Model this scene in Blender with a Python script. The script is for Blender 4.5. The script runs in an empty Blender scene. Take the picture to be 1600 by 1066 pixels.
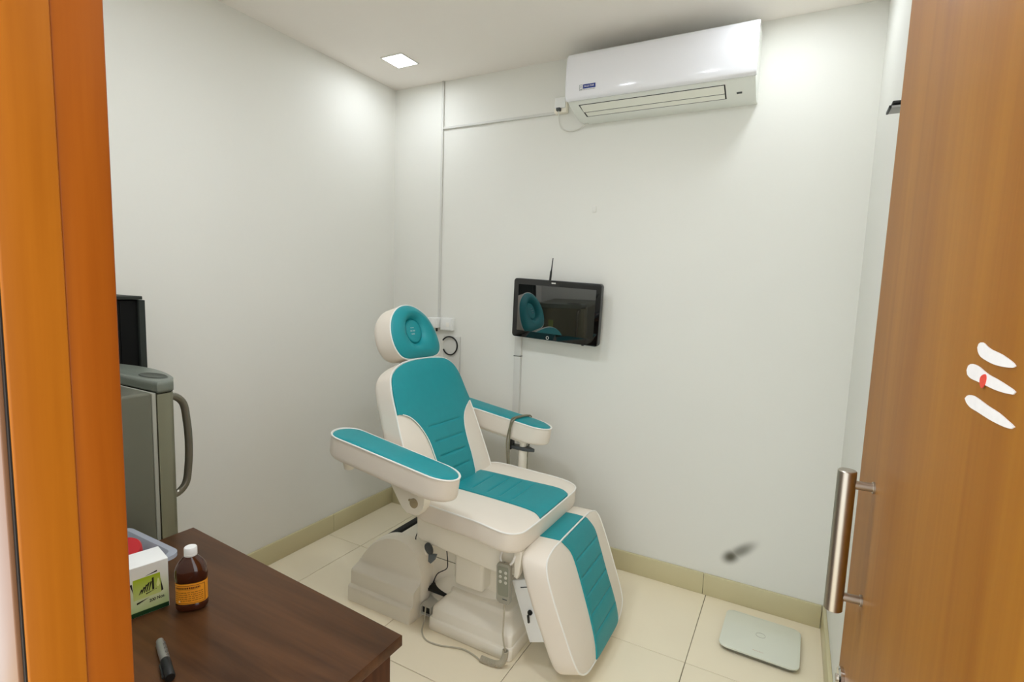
import bpy, bmesh, math, random
from mathutils import Vector, Matrix
random.seed(7)
SC = bpy.context.scene
COL = SC.collection

# ------------------------------------------------------------------ camera, world, lights, exposure
LIGHT_SPOTS = [(0.33, -0.345), (2.23, -0.345), (1.02, -1.72), (1.88, -1.66)]  # last two are added, unseen lamps placed to brighten floor and chair
LAMP_STRENGTH = [48.0, 46.0, 196.0, 166.0]
LAMP_COLOR = (0.925, 0.985, 1.065)
yaw, pitch, roll = 0.495213691, -0.107836644, 0.0346559975
fw = Vector((-math.sin(yaw) * math.cos(pitch), math.cos(yaw) * math.cos(pitch), math.sin(pitch)))
r0 = Vector((math.cos(yaw), math.sin(yaw), 0)); u0 = r0.cross(fw)
right = math.cos(roll) * r0 + math.sin(roll) * u0
up = -math.sin(roll) * r0 + math.cos(roll) * u0
cam = bpy.data.cameras.new('camera'); camo = bpy.data.objects.new('camera', cam); COL.objects.link(camo)
M = Matrix.Identity(4)
for i in range(3):
    M[i][0] = right[i]; M[i][1] = up[i]; M[i][2] = -fw[i]
M[0][3], M[1][3], M[2][3] = 2.3330903, -2.6601393, 1.50875677
camo.matrix_world = M
cam.sensor_fit = 'HORIZONTAL'; cam.sensor_width = 36.0; cam.lens = 816.806 / 1600 * 36.0
cam.clip_start = 0.02
SC.camera = camo
W = bpy.data.worlds.new('world'); SC.world = W; W.use_nodes = True
W.node_tree.nodes['Background'].inputs[0].default_value = (0.95, 1.0, 1.03, 1)
W.node_tree.nodes['Background'].inputs[1].default_value = 2.7
SC.view_settings.view_transform = 'Standard'
SC.view_settings.look = 'None'
SC.view_settings.gamma = 1.0
SC.view_settings.use_curve_mapping = False
SC.view_settings.exposure = -0.12

# ------------------------------------------------------------------ materials
def lin(c):
    return tuple((x / 12.92 if x <= 0.04045 else ((x + 0.055) / 1.055) ** 2.4) for x in (v / 255.0 for v in c))

MATS = {}
def mat(name, rgb, rough=0.5, metal=0.0, var=0.06, scale=12.0, bump=0.0, bscale=200.0, spec=0.5, trans=0.0, alpha=1.0, emit=None, ior=1.45, coat=0.0):
    if name in MATS: return MATS[name]
    m = bpy.data.materials.new(name); m.use_nodes = True
    nt = m.node_tree; b = nt.nodes['Principled BSDF']
    c = lin(rgb)
    tc = nt.nodes.new('ShaderNodeTexCoord')
    nz = nt.nodes.new('ShaderNodeTexNoise'); nz.inputs['Scale'].default_value = scale; nz.inputs['Detail'].default_value = 4
    nt.links.new(tc.outputs['Object'], nz.inputs['Vector'])
    mx = nt.nodes.new('ShaderNodeMix'); mx.data_type = 'RGBA'
    mx.inputs['A'].default_value = (*[v * (1 - var) for v in c], 1)
    mx.inputs['B'].default_value = (*[min(1, v * (1 + var)) for v in c], 1)
    nt.links.new(nz.outputs['Fac'], mx.inputs['Factor'])
    nt.links.new(mx.outputs['Result'], b.inputs['Base Color'])
    b.inputs['Roughness'].default_value = rough; b.inputs['Metallic'].default_value = metal
    b.inputs['Specular IOR Level'].default_value = spec; b.inputs['IOR'].default_value = ior
    b.inputs['Transmission Weight'].default_value = trans; b.inputs['Alpha'].default_value = alpha
    b.inputs['Coat Weight'].default_value = coat
    if emit:
        b.inputs['Emission Color'].default_value = (*emit[0], 1); b.inputs['Emission Strength'].default_value = emit[1]
    if bump:
        n2 = nt.nodes.new('ShaderNodeTexNoise'); n2.inputs['Scale'].default_value = bscale; n2.inputs['Detail'].default_value = 3
        nt.links.new(tc.outputs['Object'], n2.inputs['Vector'])
        bp = nt.nodes.new('ShaderNodeBump'); bp.inputs['Strength'].default_value = bump; bp.inputs['Distance'].default_value = 0.002
        nt.links.new(n2.outputs['Fac'], bp.inputs['Height']); nt.links.new(bp.outputs['Normal'], b.inputs['Normal'])
    MATS[name] = m
    return m

def wood(name, dark, light, stretch, rough=0.35, coat=0.15, streak=0.5):
    """stretch: per-axis noise scale; small along the grain"""
    if name in MATS: return MATS[name]
    m = bpy.data.materials.new(name); m.use_nodes = True
    nt = m.node_tree; b = nt.nodes['Principled BSDF']
    tc = nt.nodes.new('ShaderNodeTexCoord'); mp = nt.nodes.new('ShaderNodeMapping')
    mp.inputs['Scale'].default_value = stretch
    nt.links.new(tc.outputs['Object'], mp.inputs['Vector'])
    n1 = nt.nodes.new('ShaderNodeTexNoise'); n1.inputs['Scale'].default_value = 1.0; n1.inputs['Detail'].default_value = 6; n1.inputs['Roughness'].default_value = 0.6; n1.inputs['Distortion'].default_value = 0.35
    nt.links.new(mp.outputs['Vector'], n1.inputs['Vector'])
    mp2 = nt.nodes.new('ShaderNodeMapping'); mp2.inputs['Scale'].default_value = [s * 6 if s > 3 else s * 2 for s in stretch]
    nt.links.new(tc.outputs['Object'], mp2.inputs['Vector'])
    n2 = nt.nodes.new('ShaderNodeTexNoise'); n2.inputs['Scale'].default_value = 1.0; n2.inputs['Detail'].default_value = 3
    nt.links.new(mp2.outputs['Vector'], n2.inputs['Vector'])
    ad = nt.nodes.new('ShaderNodeMath'); ad.operation = 'MULTIPLY_ADD'; ad.inputs[1].default_value = streak
    nt.links.new(n2.outputs['Fac'], ad.inputs[0]); nt.links.new(n1.outputs['Fac'], ad.inputs[2])
    cr = nt.nodes.new('ShaderNodeValToRGB')
    cr.color_ramp.elements[0].position = 0.42; cr.color_ramp.elements[0].color = (*lin(dark), 1)
    cr.color_ramp.elements[1].position = 0.98; cr.color_ramp.elements[1].color = (*lin(light), 1)
    nt.links.new(ad.outputs[0], cr.inputs['Fac']); nt.links.new(cr.outputs['Color'], b.inputs['Base Color'])
    b.inputs['Roughness'].default_value = rough; b.inputs['Coat Weight'].default_value = coat; b.inputs['Coat Roughness'].default_value = 0.25; b.inputs['Specular IOR Level'].default_value = 0.15
    MATS[name] = m
    return m

def wall_mat(name, rgb, stain=False):
    m = mat(name, rgb, rough=0.72, var=0.015, scale=1.6, bump=0.12, bscale=60, spec=0.3)
    if stain:                                      # a dirty rub mark low on the plaster
        nt = m.node_tree; b = nt.nodes['Principled BSDF']
        src = b.inputs['Base Color'].links[0].from_socket
        geo = nt.nodes.new('ShaderNodeNewGeometry')
        fac = None
        for (cx, cz, ang, la, lb, k) in ((2.150, 0.224, 0.70, 0.070, 0.050, 0.92), (2.194, 0.266, 0.72, 0.125, 0.044, 0.7)):
            mp = nt.nodes.new('ShaderNodeMapping'); mp.vector_type = 'TEXTURE'
            mp.inputs['Location'].default_value = (cx, 0, cz); mp.inputs['Rotation'].default_value = (0, -ang, 0)
            mp.inputs['Scale'].default_value = (la, 1.0, lb)
            nt.links.new(geo.outputs['Position'], mp.inputs['Vector'])
            ln = nt.nodes.new('ShaderNodeVectorMath'); ln.operation = 'LENGTH'; nt.links.new(mp.outputs['Vector'], ln.inputs[0])
            rm = nt.nodes.new('ShaderNodeMapRange'); rm.interpolation_type = 'SMOOTHERSTEP'
            rm.inputs['From Min'].default_value = 1.0; rm.inputs['From Max'].default_value = 0.0
            rm.inputs['To Min'].default_value = 0.0; rm.inputs['To Max'].default_value = k
            nt.links.new(ln.outputs['Value'], rm.inputs['Value'])
            if fac is None: fac = rm.outputs['Result']
            else:
                a = nt.nodes.new('ShaderNodeMath'); a.operation = 'MAXIMUM'
                nt.links.new(fac, a.inputs[0]); nt.links.new(rm.outputs['Result'], a.inputs[1]); fac = a.outputs[0]
        mx = nt.nodes.new('ShaderNodeMix'); mx.data_type = 'RGBA'; mx.inputs['B'].default_value = (*lin((78, 74, 56)), 1)
        nt.links.new(fac, mx.inputs['Factor']); nt.links.new(src, mx.inputs['A']); nt.links.new(mx.outputs['Result'], b.inputs['Base Color'])
    return m

def teal_mat():
    return mat('teal_leatherette', (30, 146, 153), rough=0.42, var=0.05, scale=30, bump=0.1, bscale=700, spec=0.4)
CREAM = mat('cream_leatherette', (236, 226, 211), rough=0.45, var=0.02, scale=9, bump=0.06, bscale=600, spec=0.4)
TEAL = teal_mat()
PIPING = mat('white_piping', (244, 241, 233), rough=0.4, var=0.01)
PLASTIC = mat('ivory_plastic', (247, 240, 223), rough=0.36, var=0.02, scale=5, bump=0.05, bscale=300, spec=0.45)
PLASTIC_W = mat('white_plastic', (238, 238, 234), rough=0.3, var=0.01, scale=5)
BLACK = mat('black_plastic', (18, 19, 18), rough=0.4, var=0.1)
BLACKSTEEL = mat('black_steel', (16, 17, 15), rough=0.6, var=0.1)
DGREY = mat('dark_grey_plastic', (74, 78, 78), rough=0.45, var=0.05)
STEEL = mat('brushed_steel', (178, 170, 158), rough=0.32, metal=1.0, var=0.05, scale=80)
CHROME = mat('chrome', (210, 208, 202), rough=0.12, metal=1.0, var=0.02)
CABLE = mat('grey_cable', (186, 178, 156), rough=0.5, var=0.05)
OLIVECABLE = mat('olive_grey_cable', (128, 122, 98), rough=0.5, var=0.05)
PAPER = mat('white_paper', (236, 236, 232), rough=0.7, var=0.03, scale=40)
JAMBWOOD = wood('orange_veneer', (146, 80, 14), (176, 106, 26), (14, 14, 0.9), streak=0.35, coat=0.05)
JAMBWOOD2 = wood('dark_orange_veneer', (130, 62, 9), (162, 88, 20), (14, 14, 0.9), streak=0.35, coat=0.05)
DOORWOOD = wood('golden_veneer', (134, 80, 12), (166, 112, 32), (9, 9, 0.5), rough=0.45, coat=0.03, streak=0.35)
DESKWOOD = wood('brown_laminate', (44, 25, 12), (100, 65, 38), (1.2, 9, 9), rough=0.36, coat=0.03)
DESKDARK = wood('dark_brown_laminate', (46, 26, 15), (98, 62, 40), (11, 11, 1.2), rough=0.4, coat=0.0)

# ------------------------------------------------------------------ mesh helpers
def clean(bm):
    bmesh.ops.remove_doubles(bm, verts=bm.verts, dist=1e-6)
    bmesh.ops.recalc_face_normals(bm, faces=bm.faces)

def add_box(bm, lo, hi, bevel=0.0, seg=3, mtx=None):
    x0, y0, z0 = lo; x1, y1, z1 = hi
    vs = [bm.verts.new(p) for p in ((x0, y0, z0), (x1, y0, z0), (x1, y1, z0), (x0, y1, z0), (x0, y0, z1), (x1, y0, z1), (x1, y1, z1), (x0, y1, z1))]
    fs = [bm.faces.new([vs[i] for i in f]) for f in ((0, 3, 2, 1), (4, 5, 6, 7), (0, 1, 5, 4), (1, 2, 6, 5), (2, 3, 7, 6), (3, 0, 4, 7))]
    newv = vs
    if bevel:
        es = list({e for f in fs for e in f.edges})
        r = bmesh.ops.bevel(bm, geom=es, offset=bevel, segments=seg, affect='EDGES', profile=0.5)
        newv = list({v for f in r['faces'] for v in f.verts})
    if mtx is not None: bmesh.ops.transform(bm, matrix=mtx, verts=newv)

def add_loft(bm, rings, cap0=True, cap1=True, closed=True):
    """rings: list of equal-length lists of 3D points"""
    vr = [[bm.verts.new(p) for p in r] for r in rings]
    n = len(vr[0])
    for a, b in zip(vr, vr[1:]):
        for i in range(n if closed else n - 1):
            j = (i + 1) % n
            bm.faces.new((a[i], a[j], b[j], b[i]))
    if cap0: bm.faces.new(list(reversed(vr[0])))
    if cap1: bm.faces.new(vr[-1])
    return vr

def catmull(pts, n, closed=True):
    P = [Vector(p) for p in pts]; m = len(P)
    segs = m if closed else m - 1
    dense = []
    for i in range(segs):
        if closed: a, b, c, d = P[(i - 1) % m], P[i], P[(i + 1) % m], P[(i + 2) % m]
        else: a, b, c, d = P[max(i - 1, 0)], P[i], P[i + 1], P[min(i + 2, m - 1)]
        ta = (b - a).length ** 0.5 or 1e-4; tb = (c - b).length ** 0.5 or 1e-4; tcc = (d - c).length ** 0.5 or 1e-4
        m1 = (c - b) if a == b else ((b - a) / ta - (c - a) / (ta + tb) + (c - b) / tb) * tb
        m2 = (c - b) if c == d else ((c - b) / tb - (d - b) / (tb + tcc) + (d - c) / tcc) * tb
        for k in range(16):
            t = k / 16
            h00 = 2 * t ** 3 - 3 * t ** 2 + 1; h10 = t ** 3 - 2 * t ** 2 + t; h01 = -2 * t ** 3 + 3 * t ** 2; h11 = t ** 3 - t ** 2
            dense.append(h00 * b + h10 * m1 + h01 * c + h11 * m2)
    if not closed: dense.append(P[-1])
    L = [0.0]
    seq = dense + ([dense[0]] if closed else [])
    for a, b in zip(seq, seq[1:]): L.append(L[-1] + (b - a).length)
    out = []; k = 0
    cnt = n if closed else n - 1
    for i in range(n):
        s = L[-1] * i / cnt
        while k < len(L) - 2 and L[k + 1] < s: k += 1
        d = L[k + 1] - L[k]
        out.append(seq[k].lerp(seq[k + 1], (s - L[k]) / d if d > 0 else 0))
    return out

def add_tube(bm, pts, rad, seg=10, closed=False, caps=True, flat=1.0):
    P = [Vector(p) for p in pts]; n = len(P)
    R = rad if isinstance(rad, (list, tuple)) else [rad] * n
    T = []
    for i in range(n):
        a = P[(i - 1) % n] if closed or i else P[i]; b = P[(i + 1) % n] if closed or i < n - 1 else P[i]
        T.append((b - a).normalized())
    ref = Vector((0, 0, 1)) if abs(T[0].z) < 0.9 else Vector((1, 0, 0))
    nx = (ref - T[0] * ref.dot(T[0])).normalized()
    rings = []
    for i in range(n):
        nx = (nx - T[i] * nx.dot(T[i])).normalized(); ny = T[i].cross(nx)
        rings.append([P[i] + R[i] * (math.cos(2 * math.pi * k / seg) * nx + flat * math.sin(2 * math.pi * k / seg) * ny) for k in range(seg)])
    if closed: rings.append(rings[0])
    add_loft(bm, rings, caps and not closed, caps and not closed)

def add_cyl(bm, a, b, r0, r1=None, seg=24):
    add_tube(bm, [a, b], [r0, r0 if r1 is None else r1], seg)

def add_lathe(bm, c, prof, seg=32, axis=(0, 0, 1), sx=1.0, sy=1.0, rot=0.0):
    q = Vector((0, 0, 1)).rotation_difference(Vector(axis))
    rings = []
    for r, z in prof:
        ring = []
        for k in range(seg):
            t = 2 * math.pi * k / seg
            x, y = r * sx * math.cos(t), r * sy * math.sin(t)
            x, y = x * math.cos(rot) - y * math.sin(rot), x * math.sin(rot) + y * math.cos(rot)
            ring.append(Vector(c) + q @ Vector((x, y, z)))
        rings.append(ring)
    add_loft(bm, rings)

def add_prism(bm, poly, z0, z1, bevel=0.0, mapf=None, seg=2):
    """poly in 2D, extruded between z0 and z1; mapf maps (a,b,h)->3D"""
    mapf = mapf or (lambda a, b, h: (a, b, h))
    lo = [bm.verts.new((a, b, z0)) for a, b in poly]; hi = [bm.verts.new((a, b, z1)) for a, b in poly]
    n = len(poly)
    fs = [bm.faces.new(list(reversed(lo))), bm.faces.new(hi)]
    for i in range(n): fs.append(bm.faces.new((lo[i], lo[(i + 1) % n], hi[(i + 1) % n], hi[i])))
    vs = lo + hi
    if bevel:
        es = list({e for f in fs[:2] for e in f.edges})
        r = bmesh.ops.bevel(bm, geom=es, offset=bevel, segments=seg, affect='EDGES', profile=0.5)
        allv = set(v for f in r['faces'] for v in f.verts)
        for f in fs:
            if f.is_valid: allv |= set(f.verts)
        vs = list(allv)
    for v in vs: v.co = Vector(mapf(*v.co))

ROOTLOC = {}
def obj(name, bm, m, parent=None, origin=None, smooth=True, angle=38):
    clean(bm)
    me = bpy.data.meshes.new(name)
    off = Vector((0, 0, 0))
    if parent is not None:
        rt = parent
        while rt.parent: rt = rt.parent
        off = ROOTLOC.get(rt.name, Vector((0, 0, 0)))
    elif origin is not None: off = Vector(origin)
    if off.length: bmesh.ops.translate(bm, vec=-off, verts=bm.verts)
    bm.to_mesh(me); bm.free()
    if smooth:
        me.shade_smooth(); me.set_sharp_from_angle(angle=math.radians(angle))
    me.materials.append(m)
    o = bpy.data.objects.new(name, me); COL.objects.link(o)
    if parent is not None: o.parent = parent
    else:
        o.location = off; ROOTLOC[o.name] = off
    return o

def thing(name, label, cat, loc, group=None):
    o = bpy.data.objects.new(name, None); COL.objects.link(o)
    o.location = loc; ROOTLOC[o.name] = Vector(loc); o.empty_display_size = 0.05
    o['label'] = label; o['category'] = cat
    if group: o['group'] = group
    return o

def tag(o, label, cat, group=None):
    o['label'] = label; o['category'] = cat
    if group: o['group'] = group
    return o

def struct(o): o['kind'] = 'structure'; return o
def B(): return bmesh.new()
def box(name, lo, hi, m, parent=None, bevel=0.0, seg=3, **k):
    bm = B(); add_box(bm, lo, hi, bevel, seg); return obj(name, bm, m, parent, **k)

def add_text(txt, size, mapf, name, m, parent, depth=0.0, align='CENTER', shear=0.0, bold=0.0):
    """flat print: text curve converted to a mesh and mapped onto a surface"""
    cu = bpy.data.curves.new(name, 'FONT'); cu.body = txt; cu.size = size; cu.align_x = align; cu.align_y = 'CENTER'; cu.shear = shear; cu.offset = bold
    to = bpy.data.objects.new(name, cu); COL.objects.link(to)
    dg = bpy.context.evaluated_depsgraph_get(); dg.update()
    me = bpy.data.meshes.new_from_object(to.evaluated_get(dg))
    bpy.data.objects.remove(to); bpy.data.curves.remove(cu)
    bm = B(); bm.from_mesh(me); bpy.data.meshes.remove(me)
    for v in bm.verts: v.co = Vector(mapf(v.co.x, v.co.y))
    rt = parent
    while rt.parent: rt = rt.parent
    bmesh.ops.translate(bm, vec=-ROOTLOC.get(rt.name, Vector((0, 0, 0))), verts=bm.verts)
    me = bpy.data.meshes.new(name); bm.to_mesh(me); bm.free(); me.materials.append(m)
    o = bpy.data.objects.new(name, me); COL.objects.link(o); o.parent = parent
    return o

# ------------------------------------------------------------------ the room
RW, RH, FY = 2.5615, 2.70, -2.35          # right wall x, ceiling height, front wall inner face
CORR = -4.2                                # corridor far side
WALL = wall_mat('wall_paint', (232, 231, 223))
WALLB = wall_mat('back_wall_paint', (232, 231, 223), True)
CEIL = mat('ceiling_paint', (248, 242, 235), rough=0.85, var=0.01, scale=2, spec=0.2)
TILE = mat('cream_floor_tile', (246, 234, 206), rough=0.25, var=0.035, scale=3.0, spec=0.5)
GROUT = mat('grey_grout', (132, 122, 100), rough=0.8, var=0.1, scale=60)
SKIRT = mat('khaki_skirting_tile', (206, 196, 156), rough=0.3, var=0.04, scale=4)

fl = struct(box('floor', (-0.12, CORR, -0.06), (RW + 1.2, 0.12, -0.004), GROUT, origin=(0, 0, 0)))
xs = [0.0, 0.265, 0.862, 1.459, 2.052, RW]
ys = [0.0, -0.56, -1.165, -1.77, FY]
for i in range(len(xs) - 1):
    for j in range(len(ys) - 1):
        g = 0.0013
        box('tile', (xs[i] + g, ys[j + 1] + g, -0.02), (xs[i + 1] - g, ys[j] - g, 0.0), TILE, fl, bevel=0.0012, seg=1)
for i in range(7):
    for j in range(3):
        x0 = -0.1 + i * 0.6; y0 = FY - 0.6 * (j + 1)
        box('tile', (x0 + 0.0013, y0 + 0.0013, -0.02), (min(x0 + 0.6, RW + 1.2) - 0.0013, y0 + 0.5987, 0.0), TILE, fl, bevel=0.0012, seg=1)
struct(box('wall_back', (-0.12, 0.0, -0.06), (RW + 0.12, 0.12, RH + 0.1), WALLB, origin=(0, 0, 0)))
struct(box('wall_left', (-0.12, FY - 0.1, -0.06), (0.0, 0.0, RH + 0.1), WALL, origin=(0, 0, 0)))
struct(box('wall_right', (RW, FY - 0.1, -0.06), (RW + 0.12, 0.0, RH + 0.1), WALL, origin=(0, 0, 0)))
struct(box('ceiling', (-0.12, FY - 0.1, RH), (RW + 0.12, 0.12, RH + 0.1), CEIL, origin=(0, 0, 0)))
JX, JT, DH = 1.65, 0.030, 2.12             # doorway: left jamb face, jamb thickness, opening height
HX = 2.53
bm = B()
add_box(bm, (-0.12, FY - 0.095, -0.06), (JX - JT, FY, RH))
add_box(bm, (HX + 0.02, FY - 0.095, -0.06), (RW, FY, RH))
add_box(bm, (JX - JT, FY - 0.095, DH + 0.03), (HX + 0.02, FY, RH))
struct(obj('wall_front', bm, WALL))
# skirting in tile lengths
def skirting(name, runs, mk):
    root = None
    o = bpy.data.objects.new(name, None); COL.objects.link(o); ROOTLOC[o.name] = Vector((0, 0, 0)); struct(o)
    for a, b in runs:
        bm = B(); lo, hi = mk(a + 0.0008, b - 0.0008); add_box(bm, lo, hi, 0.002, 2); obj('skirting_tile', bm, SKIRT, o)
SKH, SKT = 0.108, 0.015
skirting('baseboard_back', [(0.016, 0.265), (0.265, 0.862), (0.862, 1.459), (1.459, 2.036), (2.036, RW - 0.016)], lambda a, b: ((a, -SKT, 0.0), (b, 0.0, SKH)))
skirting('baseboard_left', [(-2.349, -1.77), (-1.77, -1.165), (-1.165, -0.524), (-0.524, -0.001)], lambda a, b: ((0.0, a, 0.0), (SKT, b, SKH)))
skirting('baseboard_right', [(-2.349, -1.77), (-1.77, -1.165), (-1.165, -0.56), (-0.56, -0.001)], lambda a, b: ((RW - SKT, a, 0.0), (RW, b, SKH)))

# doorway lining on the left: proud stop (near) and rebate (far)
tr = bpy.data.objects.new('trim_1', None); COL.objects.link(tr); ROOTLOC['trim_1'] = Vector((0, 0, 0)); struct(tr)
box('jamb_board', (JX - JT, FY - 0.0475, 0.0), (JX, FY + 0.001, DH + 0.03), JAMBWOOD2, tr, bevel=0.002)
box('door_stop', (JX - JT, FY - 0.099, 0.0), (JX + 0.003, FY - 0.0475, DH + 0.03), JAMBWOOD, tr, bevel=0.002)
box('head_board', (JX, FY - 0.099, DH), (HX + 0.02, FY + 0.001, DH + 0.03), JAMBWOOD, tr, bevel=0.002)
box('hinge_jamb', (HX + 0.002, FY - 0.099, 0.0), (HX + 0.025, FY - 0.002, DH), JAMBWOOD, tr, bevel=0.002)
LIP = mat('pale_lipping', (122, 84, 56), rough=0.35, var=0.08)
box('front_lipping', (JX - 0.060, FY - 0.1045, 0.0), (JX - 0.006, FY - 0.0995, DH + 0.03), LIP, tr, bevel=0.001)
box('gap_shade_strip', (JX - 0.005, FY - 0.1005, 0.0), (JX + 0.0005, FY - 0.0990, DH + 0.03), BLACK, tr)  # solid black strip, the shade of the gap put in as colour

# ------------------------------------------------------------------ open door leaf
H0 = Vector((2.53, -2.35, 0)); EV = Vector((2.464 - 2.53, -1.49 + 2.35, 0)).normalized(); NV = Vector((-EV.y, EV.x, 0))   # NV: towards the camera
LEAF = 0.8564
dr = bpy.data.objects.new('door_1', None); COL.objects.link(dr); dr.location = H0; ROOTLOC['door_1'] = H0.copy(); struct(dr)
def dmap(r, z, h=0.0): return H0 + EV * r + NV * h + Vector((0, 0, z))
bm = B(); add_prism(bm, [(0.004, 0.008), (LEAF, 0.008), (LEAF, DH - 0.012), (0.004, DH - 0.012)], -0.030, 0.0, 0.0015, lambda a, b, h: dmap(a, b, h)); obj('door_leaf', bm, DOORWOOD, dr)
bm = B()
c0, c1 = dmap(0.738, 0.958, 0.041), dmap(0.738, 1.212, 0.041)
r = 0.0145
add_lathe(bm, c0, [(r - 0.0015, 0), (r, 0.0015), (r, (c1 - c0).length - 0.0015), (r - 0.0015, (c1 - c0).length)], 32)
hb = obj('pull_handle', bm, STEEL, dr)
for z in (0.985, 1.188):
    bm = B(); add_cyl(bm, dmap(0.738, z, 0.001), dmap(0.738, z, 0.041), 0.0075, seg=20); add_cyl(bm, dmap(0.738, z, 0.0), dmap(0.738, z, 0.003), 0.0098, seg=20)
    obj('handle_post', bm, STEEL, hb)
bm = B(); add_lathe(bm, dmap(0.812, 0.785, 0.0), [(0.021, 0), (0.021, 0.006), (0.018, 0.009), (0.008, 0.0095)], 28, axis=NV)
lk = obj('lock_rose', bm, CHROME, dr)
bm = B(); add_cyl(bm, dmap(0.812, 0.785, 0.009), dmap(0.812, 0.785, 0.012), 0.007, seg=16); obj('lock_cylinder', bm, STEEL, lk)
SMEARS = [
 [(0.3882, 1.4609), (0.3852, 1.4655), (0.3752, 1.467), (0.3673, 1.4647), (0.3554, 1.4623), (0.3284, 1.4594), (0.303, 1.4537), (0.3015, 1.4523), (0.3066, 1.4506), (0.3378, 1.4487), (0.3598, 1.45), (0.3815, 1.4542)],
 [(0.4083, 1.4345), (0.4052, 1.4401), (0.3948, 1.4429), (0.3807, 1.4426), (0.356, 1.4381), (0.3339, 1.4361), (0.3133, 1.4338), (0.295, 1.4304), (0.2956, 1.4287), (0.3043, 1.4272), (0.3307, 1.4258), (0.3697, 1.427), (0.398, 1.4282), (0.4061, 1.4309)],
 [(0.4034, 1.4048), (0.3966, 1.4093), (0.3829, 1.4115), (0.3643, 1.4103), (0.3466, 1.4084), (0.3197, 1.4064), (0.2994, 1.4032), (0.2885, 1.401), (0.2923, 1.3986), (0.3023, 1.3971), (0.332, 1.3963), (0.3662, 1.3977), (0.3916, 1.3993)]]
SMEARM = mat('white_sticker_residue', (232, 228, 226), rough=0.6, var=0.07, scale=90)
REDM = mat('red_mark', (214, 66, 48), rough=0.6, var=0.15, scale=200)
for k, s in enumerate(SMEARS):
    bm = B(); pts = [(p.x, p.y) for p in catmull([(a, b, 0) for a, b in s], 40)]
    add_prism(bm, pts, 0.0002, 0.0012, 0.0, lambda a, b, h: dmap(a, b, h)); o = obj('white_mark', bm, SMEARM, dr)
    if k == 1:
        o['label'] = 'white mark with a red smear'
        bm = B(); pts = [(p.x, p.y) for p in catmull([(a, b, 0) for a, b in [(0.37, 1.4324), (0.3585, 1.4371), (0.3559, 1.4334), (0.358, 1.4265), (0.3639, 1.4225), (0.3695, 1.4264)]], 24)]
        add_prism(bm, pts, 0.0012, 0.0017, 0.0, lambda a, b, h: dmap(a, b, h)); obj('red_smear', bm, REDM, o)
# ------------------------------------------------------------------ ceiling lights
TRIMM = mat('lamp_trim', (238, 236, 230), rough=0.4)
LABL = ['square recessed ceiling light glowing near the far left corner', 'square recessed ceiling light near the far right corner',
        'added unseen square ceiling light over the desk, a fill for floor and chair', 'added unseen square ceiling light in front of the open door, a fill for the room']
for (x, y), lb, lst in zip(LIGHT_SPOTS, LABL, LAMP_STRENGTH):
    LAMPM = mat('lit_diffuser_%d' % lst, (255, 255, 255), emit=(LAMP_COLOR, lst))
    t = thing('ceiling_light', lb, 'ceiling light', (x, y, RH), 'recessed ceiling lights')
    s = 0.0655
    box('diffuser', (x - s, y - s, RH - 0.005), (x + s, y + s, RH - 0.0005), LAMPM, t)
    bm = B()
    for (a, b, c, d) in ((-s - .008, -s - .008, s + .008, -s), (-s - .008, s, s + .008, s + .008), (-s - .008, -s, -s, s), (s, -s, s + .008, s)):
        add_box(bm, (x + a, y + b, RH - 0.006), (x + c, y + d, RH), 0.001, 1)
    obj('frame', bm, TRIMM, t)

# ------------------------------------------------------------------ treatment chair
YC = -0.70
class Frame:
    """local pad plane: a along +y, b along the pad, h out of the pad"""
    def __init__(s, O, upv, yaw=0.0):
        s.O = Vector(O); l = math.hypot(*upv); s.U = Vector((upv[0] / l, 0, upv[1] / l)); s.N = Vector((s.U.z, 0, -s.U.x)); s.V = Vector((0, 1, 0))
        if s.N.z < 0 and abs(s.U.x) > 0.9: s.N = -s.N
    def __call__(s, a, b, h=0.0): return s.O + s.V * a + s.U * b + s.N * h

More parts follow.
